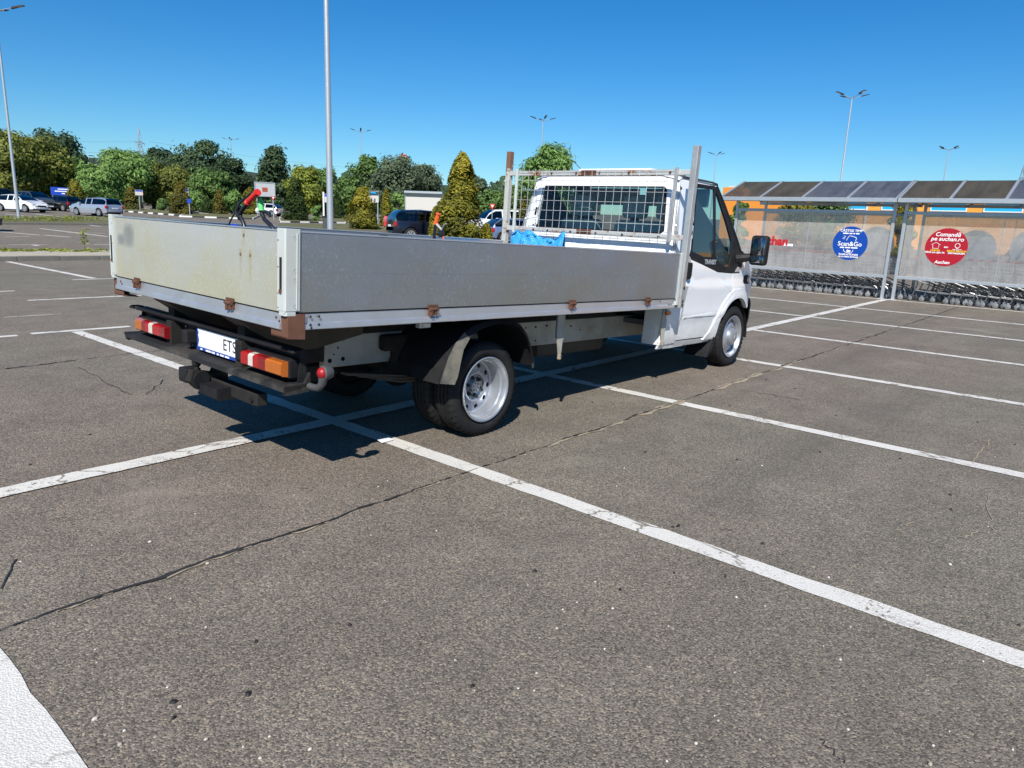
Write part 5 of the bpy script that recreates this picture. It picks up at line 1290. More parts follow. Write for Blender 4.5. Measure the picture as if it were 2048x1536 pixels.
def lobes_crown(h, w, n_lobes, n_leaf, seed, base=.18, shape='round'):
    r = random.Random(seed); pts = []
    L_ = []
    for i in range(n_lobes):
        t = r.random() ** .85
        z = base + (1 - base) * (0.08 + .86 * t)
        if shape == 'round': rad_ = math.sin(PI * min(1, max(.05, (z - base * .6) / (1.06 - base * .6)))) ** .7
        elif shape == 'wide': rad_ = (1 - abs(z - .62) / .62) ** .5 if abs(z - .62) < .62 else .1
        else: rad_ = (1.02 - z) ** .8
        a = r.uniform(0, 2 * PI); rr = rad_ * w / 2 * r.uniform(.25, .88)
        L_.append((Vector((rr * math.cos(a), rr * math.sin(a), z * h)), (w * r.uniform(.10, .21)) * (.7 + .5 * rad_), r.uniform(-.18, .18)))
    for i in range(n_leaf):
        c, R, tn = L_[i % n_lobes] if i < n_lobes * 20 else r.choice(L_)
        d = Vector((r.gauss(0, 1), r.gauss(0, 1), r.gauss(0, 1))).normalized()
        rr = R * (r.random() ** .5) * r.uniform(.75, 1.3)
        p = c + Vector((d.x * rr, d.y * rr, d.z * rr * .8))
        if p.z < .02 * h: p.z = .02 * h + r.random() * .1 * h
        out = (p - Vector((0, 0, h * .5))).normalized() * .5 + d
        pts.append((p, out, min(1, max(0, .5 + tn + r.gauss(0, .2)))))
    return pts, L_
def trunk_mesh(h, w, L_, seed, lean=.0):
    r = random.Random(seed); mb = MB(); tb = h * .035 + .06
    top = Vector((lean * h, 0, h * .75))
    mb.tube([(0, 0, -.2), (lean * h * .2, 0, h * .15), (lean * h * .5, 0, h * .4), tuple(top)], [tb, tb * .8, tb * .6, tb * .2], 7)
    for c, R, _ in L_[:14]:
        z = min(c.z * .75, h * .6) * r.uniform(.6, .95); z = max(z, h * .12)
        s = Vector((lean * z, 0, z)); m_ = s.lerp(c, .5) + Vector((0, 0, .03 * h))
        mb.tube([tuple(s), tuple(m_), tuple(c)], [tb * .35, tb * .22, tb * .08], 5)
    return mb
TREES = {}
def tree(name, label, loc, h, w, mat, leaves=5200, lobes=34, size=.30, seed=1, shape='round', base=.18, bark='bark', group='trees beyond the car park', elong=1.5):
    leaves = int(leaves * 1.7); size *= .80; lobes = int(lobes * 1.25)
    pts, L_ = lobes_crown(h, w, lobes, leaves, seed, base, shape)
    t = thing(name, label, 'tree', loc, random.Random(seed).uniform(0, 6), group)
    trunk_mesh(h, w, L_, seed).obj('trunk', bark, t, None, True)
    link('crown', leaf_cloud(pts, size, mat, 'crown', seed, elong), t)
    return t
def conifer(label, loc, h, w, mat, seed, leaves=5200, size=.12, bulge=.34, side=(), group='clipped conifers on the islands', name='conifer'):
    """dense upright spray: a lumpy cone of small fans, some lobes of its own"""
    r = random.Random(seed); pts = []
    lump = [(r.uniform(0, 2 * PI), r.random() ** 1.15, r.uniform(-.10, .42), r.uniform(-.22, .22), r.uniform(.05, .09)) for _ in range(58)]
    tops = [(r.uniform(-.10, .10) * w, r.uniform(-.10, .10) * w, r.uniform(.86, 1.0)) for _ in range(4)]
    for i in range(leaves):
        if r.random() < .90:
            a0, tt, amp, tn, sz = r.choice(lump); e = r.gauss(0, 1); a = a0 + r.gauss(0, .26); t = min(.97, max(.01, tt + e * sz * .8))
            k_ = 1 + amp * (1 - .35 * abs(e))
        else: a = r.uniform(0, 2 * PI); t = r.random(); k_ = .8; tn = -.2
        prof = (1 - t) ** .66 * (1 - .34 * math.exp(-((t) / .06) ** 2)) + .05
        R = w * .43 * prof * k_ * (1 - .5 * r.random() ** 2.2)
        tx, ty_, tz = tops[i % 4]
        p = Vector((R * math.cos(a) + tx * t * t, R * math.sin(a) + ty_ * t * t, t * h * (1 - (1 - tz) * t * t)))
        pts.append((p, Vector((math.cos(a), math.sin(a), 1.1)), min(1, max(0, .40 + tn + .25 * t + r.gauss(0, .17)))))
    for (dx, dy, lw, lh) in side:
        for i in range(leaves // 6):
            t = r.random(); a = r.uniform(0, 2 * PI); R = lw / 2 * (1 - t) ** .5 * (1 - .5 * r.random() ** 2.5) * r.uniform(.85, 1.15)
            pts.append((Vector((dx + R * math.cos(a), dy + R * math.sin(a), t * lh)), Vector((math.cos(a), math.sin(a), .8)), min(1, max(0, .48 + .2 * t + r.gauss(0, .2)))))
    t_ = thing(name, label, 'conifer', loc, 0, group)
    MB().tube([(0, 0, -.2), (0, 0, h * .3), (0, 0, h * .9)], [.05 + h * .015, .04, .01], 6).obj('trunk', 'bark', t_, None, True)
    link('foliage', leaf_cloud(pts, size, mat, 'foliage', seed, 1.9), t_)
    return t_
def px_h(base, top_y, px):
    """height of a thing standing at base whose top shows at pixel row top_y"""
    d = math.hypot(base.x, base.y); return along(px, top_y, d).z - base.z
def px_w(base, wpx): return wpx / FPX * math.hypot(base.x, base.y) * .985
def con(px, by, ty, wpx, mat, label, seed, **kw):
    b = at(px, by) if by else stand(px, 38.7); return conifer(label, b, px_h(b, ty, px) * 1.07, px_w(b, wpx) * 1.14, mat, seed, **kw)
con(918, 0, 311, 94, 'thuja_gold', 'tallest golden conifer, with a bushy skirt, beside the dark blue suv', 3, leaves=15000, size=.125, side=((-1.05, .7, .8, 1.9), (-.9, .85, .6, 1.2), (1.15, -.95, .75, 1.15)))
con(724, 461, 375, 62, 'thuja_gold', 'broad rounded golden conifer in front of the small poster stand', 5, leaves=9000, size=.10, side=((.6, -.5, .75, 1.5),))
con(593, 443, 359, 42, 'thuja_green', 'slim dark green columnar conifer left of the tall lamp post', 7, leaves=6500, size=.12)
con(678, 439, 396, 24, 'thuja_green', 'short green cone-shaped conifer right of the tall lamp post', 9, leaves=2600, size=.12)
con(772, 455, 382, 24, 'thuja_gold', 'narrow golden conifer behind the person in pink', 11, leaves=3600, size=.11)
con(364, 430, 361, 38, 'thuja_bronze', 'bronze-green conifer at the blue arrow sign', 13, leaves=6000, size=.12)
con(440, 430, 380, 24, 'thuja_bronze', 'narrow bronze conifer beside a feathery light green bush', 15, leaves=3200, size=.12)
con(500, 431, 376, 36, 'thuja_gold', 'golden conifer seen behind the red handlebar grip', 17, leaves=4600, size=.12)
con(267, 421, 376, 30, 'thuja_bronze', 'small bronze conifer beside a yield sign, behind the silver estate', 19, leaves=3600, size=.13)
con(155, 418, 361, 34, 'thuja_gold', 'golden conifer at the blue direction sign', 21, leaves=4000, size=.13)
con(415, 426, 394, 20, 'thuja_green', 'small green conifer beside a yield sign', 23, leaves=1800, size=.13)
con(1045, 470, 398, 30, 'thuja_bronze', 'bronze conifer seen through the headboard mesh', 25, leaves=2600, size=.12)
def bush(px, by, ty, wpx, mat, label, seed, leaves=2600, size=.12, lobes=26, name='shrub'):
    b = at(px, by); h, w = px_h(b, ty, px), px_w(b, wpx)
    pts, L_ = lobes_crown(h, w, lobes, leaves, seed, .02, 'wide')
    t = thing(name, label, 'shrub', b, 0, 'shrubs on the islands'); trunk_mesh(h * .8, w, L_, seed).obj('stems', 'bark', t, None, True); link('foliage', leaf_cloud(pts, size, mat, 'foliage', seed, 1.8), t)
bush(323, 423, 399, 22, 'leaf_green', 'round green shrub between two bronze conifers', 31, size=.14)
bush(464, 430, 383, 46, 'leaf_light', 'feathery light green shrub beside the narrow bronze conifer', 33, 4200, .14)
bush(800, 452, 388, 46, 'leaf_light', 'feathery light green shrub left of the blank billboard', 35, 4200, .12)
bush(632, 444, 410, 22, 'leaf_light', 'small pale green shrub at the foot of the columnar conifer', 37, 1500, .12)
bush(392, 424, 384, 40, 'leaf_light', 'light green shrub behind the yield sign', 39, 2600, .16)
# broadleaf trees
def tr(px, ty, wpx, D, mat, label, seed, **kw):
    b = stand(px, D); return tree('tree', label, b, px_h(b, ty, px), px_w(b, wpx), mat, seed=seed, **kw)
tr(15, 262, 125, 100, 'leaf_olive', 'large olive-green tree behind the dark van', 51, leaves=8500, lobes=60, size=.34, base=.1)
tr(84, 278, 110, 104, 'leaf_olive', 'olive-green tree behind the white hatchback', 52, leaves=8000, lobes=54, size=.34, base=.1)
tr(128, 264, 95, 135, 'leaf_dark', 'tall dark pine rising behind the olive-green trees', 53, leaves=6500, lobes=46, size=.5)
tr(140, 318, 90, 106, 'leaf_green', 'mid green tree behind the black hatchback', 54, leaves=6500, lobes=46, size=.32, base=.05)
tr(205, 332, 90, 102, 'leaf_light', 'drooping light green willow behind the silver estate', 55, leaves=7000, lobes=46, size=.26, base=.03, elong=2.4)
tr(258, 303, 95, 106, 'leaf_light', 'taller light green willow with a visible trunk fork', 56, leaves=7500, lobes=50, size=.27, base=.08, elong=2.4)
tr(310, 322, 66, 110, 'leaf_olive', 'thin olive tree beside the willows', 57, leaves=4800, lobes=36, size=.3, base=.05)
tr(330, 298, 72, 140, 'leaf_dark', 'dark tree top below the left lattice pylon', 58, leaves=4500, lobes=36, size=.5)
tr(356, 335, 80, 108, 'leaf_olive', 'spreading olive tree behind the bronze-green conifer', 59, leaves=5500, lobes=40, size=.3, base=.04)
tr(412, 287, 110, 118, 'leaf_dark', 'broad dark green tree behind a lamp post', 60, leaves=8500, lobes=60, size=.42, base=.06)
tr(470, 318, 66, 122, 'leaf_dark', 'smaller dark tree left of the old grey billboard', 61, leaves=5000, lobes=40, size=.42, base=.04)
tr(430, 345, 90, 104, 'leaf_green', 'green tree low behind the feathery shrub', 66, leaves=5000, lobes=40, size=.34, base=.03)
tr(553, 292, 92, 116, 'leaf_dark', 'dark pine behind the old grey billboard', 62, leaves=7500, lobes=54, size=.42, base=.05, shape='cone')
tr(612, 332, 80, 88, 'leaf_yellow', 'yellow-green tree left of the tall lamp post', 63, leaves=6200, lobes=44, size=.28, base=.04)
tr(652, 338, 70, 92, 'leaf_green', 'green tree directly behind the tall lamp post', 64, leaves=5600, lobes=40, size=.28, base=.04)
tr(698, 356, 66, 112, 'leaf_green', 'low green tree behind the broad golden conifer', 65, leaves=4600, lobes=36, size=.36, base=.03)
tr(733, 309, 70, 106, 'leaf_green', 'green tree behind a distant lamp post, right of centre gap', 67, leaves=5600, lobes=40, size=.34, base=.04)
tr(792, 312, 110, 104, 'leaf_grey', 'grey-green tree in front of the round orange sign', 68, leaves=8600, lobes=60, size=.34, base=.04)
tr(846, 330, 80, 108, 'leaf_grey', 'grey-green tree behind the blank billboard', 69, leaves=6000, lobes=44, size=.34, base=.04)
tr(1097, 290, 118, 62, 'leaf_light', 'light green tree rising behind the truck headboard', 70, leaves=8200, lobes=52, size=.22, base=.05, elong=2.2)
tr(985, 385, 84, 64, 'leaf_green', 'young green tree with a slim trunk beside the near yield sign', 71, leaves=3600, lobes=30, size=.20, base=.35)
tr(1035, 372, 70, 82, 'leaf_green', 'green tree behind the headboard post', 72, leaves=4200, lobes=34, size=.26, base=.05)
tr(952, 352, 60, 130, 'leaf_grey', 'pale tree beside the tall golden conifer', 73, leaves=3200, lobes=28, size=.4, base=.05)
def bare_front(px, ty, by_d, w, mat, label, seed):
    b = stand(px, by_d); tree('tree', label, b, px_h(b, ty, px), w, mat, 2600, 24, .2, seed, base=.05, group='trees in front of the store')
bare_front(1590, 400, 58, 3.4, 'thuja_gold', 'yellowish tree in front of the orange store', 81)
bare_front(1650, 398, 60, 4.2, 'leaf_green', 'green tree in front of the orange store', 82)
bare_front(1478, 400, 40, 1.0, 'leaf_green', 'slim green tree between the cab and the cart shelter', 83)
bare_front(1806, 400, 45, 1.6, 'thuja_gold', 'small yellow tree glimpsed between the two cart shelters', 84)
# far woodland that reads as one mass
r_ = random.Random(99); pts = []
for i in range(15000):
    px = r_.uniform(-200, 1180); D = r_.uniform(135, 175)
    b = along(px, 440, D); hgt = (5.2 + 1.6 * math.sin(px * .021) + 1.2 * math.sin(px * .063 + 1)) * r_.random() ** .7
    pts.append((Vector((b.x, b.y, gz(b.x, b.y) + hgt)), Vector((-.5, -.6, .8)), min(1, max(0, .4 + r_.gauss(0, .2)))))
tag(link('woodland', leaf_cloud(pts, .85, 'leaf_dark', 'woodland', 99)), 'dark far-off wood behind the car park trees', 'woodland', kind='stuff')
# weeds on the near island
pts = []
def weeds(px, py, n, hh, sp):
    p = at(px, py)
    for i in range(n):
        a = r_.uniform(0, 2 * PI); q = r_.random() * sp; pts.append((p + Vector((q * math.cos(a), q * math.sin(a), .1 + r_.random() * hh)), Vector((0, 0, 1)), r_.random()))
for i in range(60): weeds(r_.uniform(-10, 215), r_.uniform(507, 513), 14, .05, .2)
for i in range(110): weeds(r_.uniform(0, 330), r_.uniform(441, 447), 26, .22, .5)
tag(link('weeds', leaf_cloud(pts, .06, 'leaf_yellow', 'weeds', 5, 2.5)), 'scattered weeds and dry grass on the traffic islands', 'weeds', kind='stuff')
pts = []
b = at(170, 505); b.z += .1
for i in range(90): pts.append((Vector((r_.gauss(0, .05), r_.gauss(0, .05), .12 + .55 * r_.random())), Vector((0, 0, 1)), r_.uniform(.4, 1)))
t = thing('weed_plant', 'single upright weed growing from the gravel island', 'weed', b); MB().tube([(0, 0, -.1), (.02, .01, .3), (0, .02, .62)], [.008, .006, .003], 5).obj('stem', 'leaf_green', t); link('leaves', leaf_cloud(pts, .055, 'leaf_yellow', 'leaves', 6, 2.2), t)
# ================================================================ HILLS
k = NT('hill_wood'); k.col(k.mix(k.noise(.05, 6, .7), (.020, .034, .018), (.050, .066, .032))); k.set(Roughness=.95); k.bump(k.noise(.3, 4), 1.0, 4)
mb = MB(); RX = [-300, -100, 60, 120, 160, 185, 215, 240, 300, 380, 460, 500, 530, 600, 700, 800, 900, 1000, 1100, 1200]; RY = [330, 326, 318, 313, 311, 314, 320, 330, 340, 338, 345, 344, 350, 356, 362, 368, 372, 376, 384, 400]
vs = []
for x, y in zip(RX, RY):
    for (D, f) in ((640, 0), (720, .45), (800, .8), (880, 1.0), (1000, .9), (1200, 0)):
        p = along(x, 440, D); top = along(x, y, 880).z; vs.append((p.x, p.y, -4 + (top + 4) * f + random.uniform(-1, 1) * f * 1.5))
m = 6; mb.add(vs, [[i * m + j, (i + 1) * m + j, (i + 1) * m + j + 1, i * m + j + 1] for i in range(len(RX) - 1) for j in range(m - 1)])
hl = tag(mb.obj('hills', 'hill_wood', smooth=True, angle=0), kind='structure')
# ================================================================ LAMP POSTS
k = plain('lamp_head', (.02, .021, .025), .6); k = plain('lamp_arm', (.22, .23, .24), .6); k = plain('lamp_pane', (.35, .36, .36), .3)
PH = 15.2
pole = MB().tube([(0, 0, 0), (0, 0, PH * .5), (0, 0, PH)], [.125, .098, .065], 14).mesh('pole', 'galv_post', True)
def armmesh():
    mb = MB(); mb.tube([(.04, 0, PH - .05), (.7, 0, PH + .14), (1.15, 0, PH + .27)], [.035, .030, .028], 8); return mb.mesh('arm', 'lamp_arm', True)
ARM = armmesh()
hd = MB().prism([(1.1, PH + .20), (1.15, PH + .33), (1.5, PH + .43), (1.95, PH + .53), (2.0, PH + .50), (1.95, PH + .46), (1.45, PH + .31)], 1, -.14, .14).mesh('lamp_head', 'lamp_head')
pn_ = MB().add([(1.5, -.10, PH + .315), (1.92, -.10, PH + .445), (1.92, .10, PH + .445), (1.5, .10, PH + .315)], [(0, 1, 2, 3)]).mesh('lamp_pane', 'lamp_pane')
base_ = MB().box(-.22, .22, -.22, .22, 0, .03).mesh('base_plate', 'galv_post')
def lamppost(p, label, rz=.35, arms=(0, 90, 180, 270), sc=1.0):
    t = thing('lamp_post', label, 'lamp post', p, rz, 'car park lamp posts'); t.scale = (sc, sc, sc)
    link('pole', pole, t); link('base_plate', base_, t)
    for a in arms:
        o = link('arm', ARM, t, Matrix.Rotation(rad(a), 4, 'Z')); link('lamp_head', hd, o); link('lamp_pane', pn_, o)
    return t
def top_d(px, ty):
    """distance at which a 15 m mast's top shows at a pixel row"""
    lo, hi = 20, 300
    for _ in range(40):
        m = (lo + hi) / 2; b = stand(px, m)
        if along(px, ty, m).z < b.z + PH: lo = m
        else: hi = m
    return stand(px, lo)
lb = at(38, 437); lamppost(lb, 'lamp post standing on the grassy island near the white hatchback', rad(-37), sc=px_h(lb, 22, 0) / PH)
p0 = along(661, 460, 28); lamppost(Vector((p0.x, p0.y, gz(p0.x, p0.y))), 'thick galvanised lamp post whose head is out of view, behind the tailgate end', rad(-37))
for px, ty, lab in ((469, 281, 'far lamp post with spread arms in front of the broad dark tree'), (723, 264, 'far lamp post with spread arms beside the grey-green trees'), (866, 333, 'smallest lamp post showing behind the grey-green trees'), (1077, 241, 'lamp post rising behind the light green tree and headboard'), (1420, 310, 'distant lamp post above the truck cab'), (1671, 197, 'tall lamp post with four heads behind the blue-sticker shelter'), (1874, 300, 'far lamp post with four heads behind the red-sticker shelter')):
    lamppost(top_d(px, ty), lab, rad(-37))
lp = along(187, 312, 150); b = stand(187, 150); t = thing('street_lamp', 'small single-arm street lamp standing in front of the wooded hill', 'lamp post', b)
hh = lp.z - b.z; MB().tube([(0, 0, 0), (0, 0, hh * .9), (.3, 0, hh)], [.09, .07, .05], 8).obj('pole', 'galv_post', t, None, True); MB().box(.2, 1.0, -.12, .12, hh - .03, hh + .09, .03).obj('lamp_head', 'lamp_head', t)
# ================================================================ SIGNS AND BOARDS
k = plain('sign_blue', (.012, .06, .42), .4); k = plain('sign_red', (.55, .012, .02), .4); k = plain('board_white', (.52, .50, .46), .6, var=.04, scale=1); k = plain('board_grey', (.42, .43, .45), .8, var=.25, scale=1.2, dirt=((.28, .27, .27), .7)); k = plain('poster_dark', (.02, .05, .10), .5); k = plain('orange_sign', (.55, .09, .03), .5, dirt=((.6, .5, .4), .5)); k = plain('steel_dark', (.09, .095, .10), .5, .5)
def face(o_, px, D):
    d = along(px, 440, D); return math.atan2(d.y, d.x)
def board(name, label, cat, x0, y0, x1, y1, D, mat, frame='galv_post', posts=2, th=.12, extra=None, turn=0.0, group=None):
    pc = (x0 + x1) / 2; b = stand(pc, D); rz = math.atan2(b.y, b.x) + turn
    w = px_w(b, x1 - x0); zt = along(pc, y0, D).z - b.z; zb = along(pc, y1, D).z - b.z
    t = thing(name, label, cat, b, rz, group)
    MB().box(-th / 2, th / 2, -w / 2, w / 2, zb, zt, .01).obj('panel', mat, t)
    for s in (-1, 1):
        if frame: MB().box(-th / 2 - .03, th / 2 + .03, s * (w / 2 + .03) - .05, s * (w / 2 + .03) + .05, zb - .06, zt + .06).obj('frame_bar', frame, t)
        if posts == 2: MB().tube([(.06 + th / 2, s * w * .42, 0), (.06 + th / 2, s * w * .42, zt - .1)], .06, 8).obj('post', frame or 'galv_post', t, None, True)
    if posts == 1: MB().tube([(th / 2 + .05, 0, 0), (th / 2 + .05, 0, zt - .05)], .05, 8).obj('post', 'galv_post', t, None, True)
    if frame:
        for z in (zb - .03, zt + .03): MB().box(-th / 2 - .03, th / 2 + .03, -w / 2 + .02, w / 2 - .02, z - .05, z + .05).obj('frame_bar', frame, t)
    if extra: extra(t, w, zb, zt, th)
    return t
def ex_bb(t, w, zb, zt, th): MB().box(-th / 2 - .35, -th / 2 - .01, -w / 2 - .08, w / 2 + .08, zt + .0, zt + .18).obj('light_hood', 'galv_post', t)
board('billboard', 'large blank cream billboard behind the dark blue suv', 'billboard', 812, 387, 884, 427, 66, 'board_white', 'galv_post', 2, .25, ex_bb, turn=-.25)
def ex_old(t, w, zb, zt, th): MB().box(-th / 2 - .012, -th / 2 - .002, -.28, .28, (zb + zt) / 2 - .25, (zb + zt) / 2 + .2).obj('poster_scrap', 'brick_red', t)
board('billboard', 'weathered grey billboard with torn posters behind the green handlebar grip', 'billboard', 515, 366, 549, 392, 84, 'board_grey', 'galv_post', 2, .15, ex_old, turn=.15)
def ex_bl(t, w, zb, zt, th):
    for i, f in enumerate((.62, .8, .42)): MB().box(-th / 2 - .012, -th / 2 - .002, -w * .42, -w * .42 + w * f * .9, zt - (zt - zb) * (.28 + .27 * i), zt - (zt - zb) * (.16 + .27 * i)).obj('white_line', 'letter_white', t)
board('direction_sign', 'blue road direction sign with white lines between the olive trees', 'sign', 113, 375, 141, 391, 97, 'sign_blue', None, 2, .06, ex_bl)
def ex_ps(t, w, zb, zt, th):
    MB().box(-th / 2 - .012, -th / 2 - .002, -w * .48, w * .48, zt - (zt - zb) * .38, zt - .03).obj('poster_top', 'poster_dark', t); MB().tube([(-th / 2 - .015, w * .25, zt - (zt - zb) * .16), (-th / 2 - .015, -w * .25, zt - (zt - zb) * .2)], .07, 6).obj('poster_motif', 'window_blue', t)
    for s in (-.2, .1): MB().box(-th / 2 - .014, -th / 2 - .003, w * s, w * (s + .14), zb + .05, zb + (zt - zb) * .35).obj('poster_figure', 'steel_dark', t)
board('poster_stand', 'poster stand, dark blue top and white below, behind the broad golden conifer', 'poster', 737, 382, 757, 405, 70, 'board_white', None, 2, .08, ex_ps)
def ex_pb(t, w, zb, zt, th): MB().box(-th / 2 - .012, -th / 2 - .002, -w * .45, w * .45, zt - (zt - zb) * .3, zt - .02).obj('blue_band', 'sign_blue', t)
board('info_sign', 'small white sign with blue top fixed behind the tall lamp post', 'sign', 650, 388, 660, 405, 60, 'board_white', None, 1, .08, ex_pb)
board('info_sign', 'small white and blue sign beside the bronze conifer and yield sign', 'sign', 276, 380, 288, 391, 92, 'board_white', None, 1, .08, ex_pb)
board('info_sign', 'small white and blue sign above the round shrub, near the bronze-green conifer', 'sign', 370, 378, 380, 394, 92, 'board_white', None, 1, .08, ex_pb)
board('arrow_sign', 'small square blue arrow sign on the bronze-green conifer island', 'sign', 377, 398, 384, 406, 78, 'sign_blue', None, 1, .05)
b = stand(648, 58); t = thing('sign_post', 'slim white post left of the tall lamp post', 'post', b); MB().tube([(0, 0, 0), (0, 0, px_h(b, 384, 648))], .07, 8).obj('shaft', 'white_paint', t, None, True); MB().box(-.15, .15, -.15, .15, 0, .05).obj('foot', 'kerb_stone', t)
def yield_sign(px, ty, by, size, label):
    b = at(px, by) if by else stand(px, 90); D = math.hypot(b.x, b.y); h = px_h(b, ty, px); rz = math.atan2(b.y, b.x)
    t = thing('yield_sign', label, 'sign', b, rz, 'yield signs')
    w = size / FPX * D
    MB().tube([(.05, 0, 0), (.05, 0, h - .02)], .035, 8).obj('post', 'galv_post', t, None, True)
    MB().prism([(-w / 2, h), (0, h - w * .9), (w / 2, h)], 0, -.02, .02).obj('plate', 'sign_red', t); MB().prism([(-w * .24, h - w * .14), (0, h - w * .56), (w * .24, h - w * .14)], 0, -.026, -.0205).obj('white_field', 'letter_white', t)
yield_sign(983, 408, 470, 12, 'yield sign on a grey post beside the young tree near the truck headboard')
yield_sign(548, 393, 441, 8, 'yield sign right under the weathered grey billboard')
yield_sign(287, 386, 421, 5.5, 'yield sign beside the small bronze conifer')
yield_sign(396, 388, 423, 6, 'yield sign beside the small green conifer')
b = stand(806, 150); t = thing('round_sign', 'round orange sign on a mast rising above the grey-green tree', 'sign', b, math.atan2(b.y, b.x)); hh = along(806, 316, 150).z - b.z
MB().lathe([(0, -.12), (.75, -.12), (.82, -.08), (.82, .08), (0, .12)], 28, 0, (0, 0, hh)).obj('disc', 'orange_sign', t, None, True); MB().lathe([(.45, -.15), (.62, -.15), (.62, -.121)], 28, 0, (0, 0, hh)).obj('ring', 'letter_white', t); MB().tube([(.1, 0, 0), (.1, 0, hh)], .12, 8).obj('mast', 'galv_post', t, None, True)
b = at(654, 461); t = thing('litter_bin', 'grey metal litter bin at the foot of the lamp post', 'bin', b, math.atan2(b.y, b.x)); hh = px_h(b, 432, 654)
MB().box(-.28, .28, -.28, .28, .06, hh - .12, .03).obj('body', 'steel_dark', t); MB().box(-.31, .31, -.31, .31, hh - .12, hh, .03).obj('lid', 'black_plastic', t); MB().box(-.25, .25, -.25, .25, 0, .06).obj('base', 'black_plastic', t)
# ================================================================ PYLONS AND WIRES
def pylon(px, ty, D, label):
    b = stand(px, D); h = along(px, ty, D).z - b.z
    t = thing('lattice_pylon', label, 'pylon', b, .5, 'lattice pylons'); mb = MB(); lv = [(0, 3.2), (.25, 2.3), (.5, 1.5), (.68, 1.0), (.82, .75), (1.0, .12)]
    for (f0, w0), (f1, w1) in zip(lv[:-1], lv[1:]):
        c0 = [(sx * w0, sy * w0, f0 * h) for sx, sy in ((-1, -1), (1, -1), (1, 1), (-1, 1))]; c1 = [(sx * w1, sy * w1, f1 * h) for sx, sy in ((-1, -1), (1, -1), (1, 1), (-1, 1))]
        for i in range(4):
            mb.tube([c0[i], c1[i]], .13, 4, False); mb.tube([c0[i], c1[(i + 1) % 4]], .08, 4, False); mb.tube([c0[(i + 1) % 4], c1[i]], .08, 4, False); mb.tube([c1[i], c1[(i + 1) % 4]], .08, 4, False)
    mb.obj('tower', 'galv_post', t)
    for f, w in ((.66, 4.2), (.80, 3.4)):
        for s in (-1, 1): MB().tube([(0, 0, f * h + 1), (s * w, 0, f * h)], .1, 4, False).tube([(0, 0, f * h), (s * w, 0, f * h)], .1, 4, False).tube([(s * w, 0, f * h), (s * w, 0, f * h - 1.4)], .12, 4).obj('cross_arm', 'galv_post', t)
    return b, h
b1, h1 = pylon(291, 259, 420, 'lattice power pylon above the olive trees'); b2, h2 = pylon(2028, 330, 420, 'lattice power pylon beyond the red-sticker shelter')
def wire(px0, y0, px1, y1, D, label):
    a, b = along(px0, y0, D), along(px1, y1, D); P = []
    for i in range(13):
        u = i / 12; p = a.lerp(b, u); p.z -= 4 * u * (1 - u) * 1.2; P.append(p)
    mb = MB(); mb.tube([tuple(p) for p in P], .035, 4, False); tag(mb.obj('power_line', 'steel_dark'), label, 'cable', 'power lines at the left pylon')
wire(-300, 268, 283, 283, 419, 'upper power line running from the left pylon'); wire(-300, 296, 283, 303, 419, 'lower power line running from the left pylon'); wire(298, 283, 800, 345, 421, 'upper power line leading away from the left pylon towards the billboards'); wire(298, 303, 800, 356, 421, 'lower power line leading away from the left pylon towards the billboards')
# ================================================================ CARS
def carpaint(name, col, metal=.3): 
    k = NT(name); k.col(k.mix(k.noise(2, 3), tuple(c * .95 for c in col), tuple(min(1, c * 1.04) for c in col))); k.set(Metallic=metal, Roughness=.32, Coat_Weight=.9, Coat_Roughness=.03)
carpaint('paint_white', (.72, .73, .75), 0); carpaint('paint_black', (.010, .010, .013), .2); carpaint('paint_silver', (.42, .47, .54), .5); carpaint('paint_navy', (.006, .008, .018), .2); carpaint('paint_grey', (.08, .085, .09), .4); carpaint('paint_blue', (.20, .26, .42), .5); carpaint('paint_darkred', (.08, .015, .015), .2)
glass('car_glass', (.16, .18, .19), 1.3); k = plain('car_dark', (.012, .012, .013), .7); k = plain('hubcap', (.46, .47, .49), .35, .6); k = plain('car_trim', (.03, .03, .032), .6)
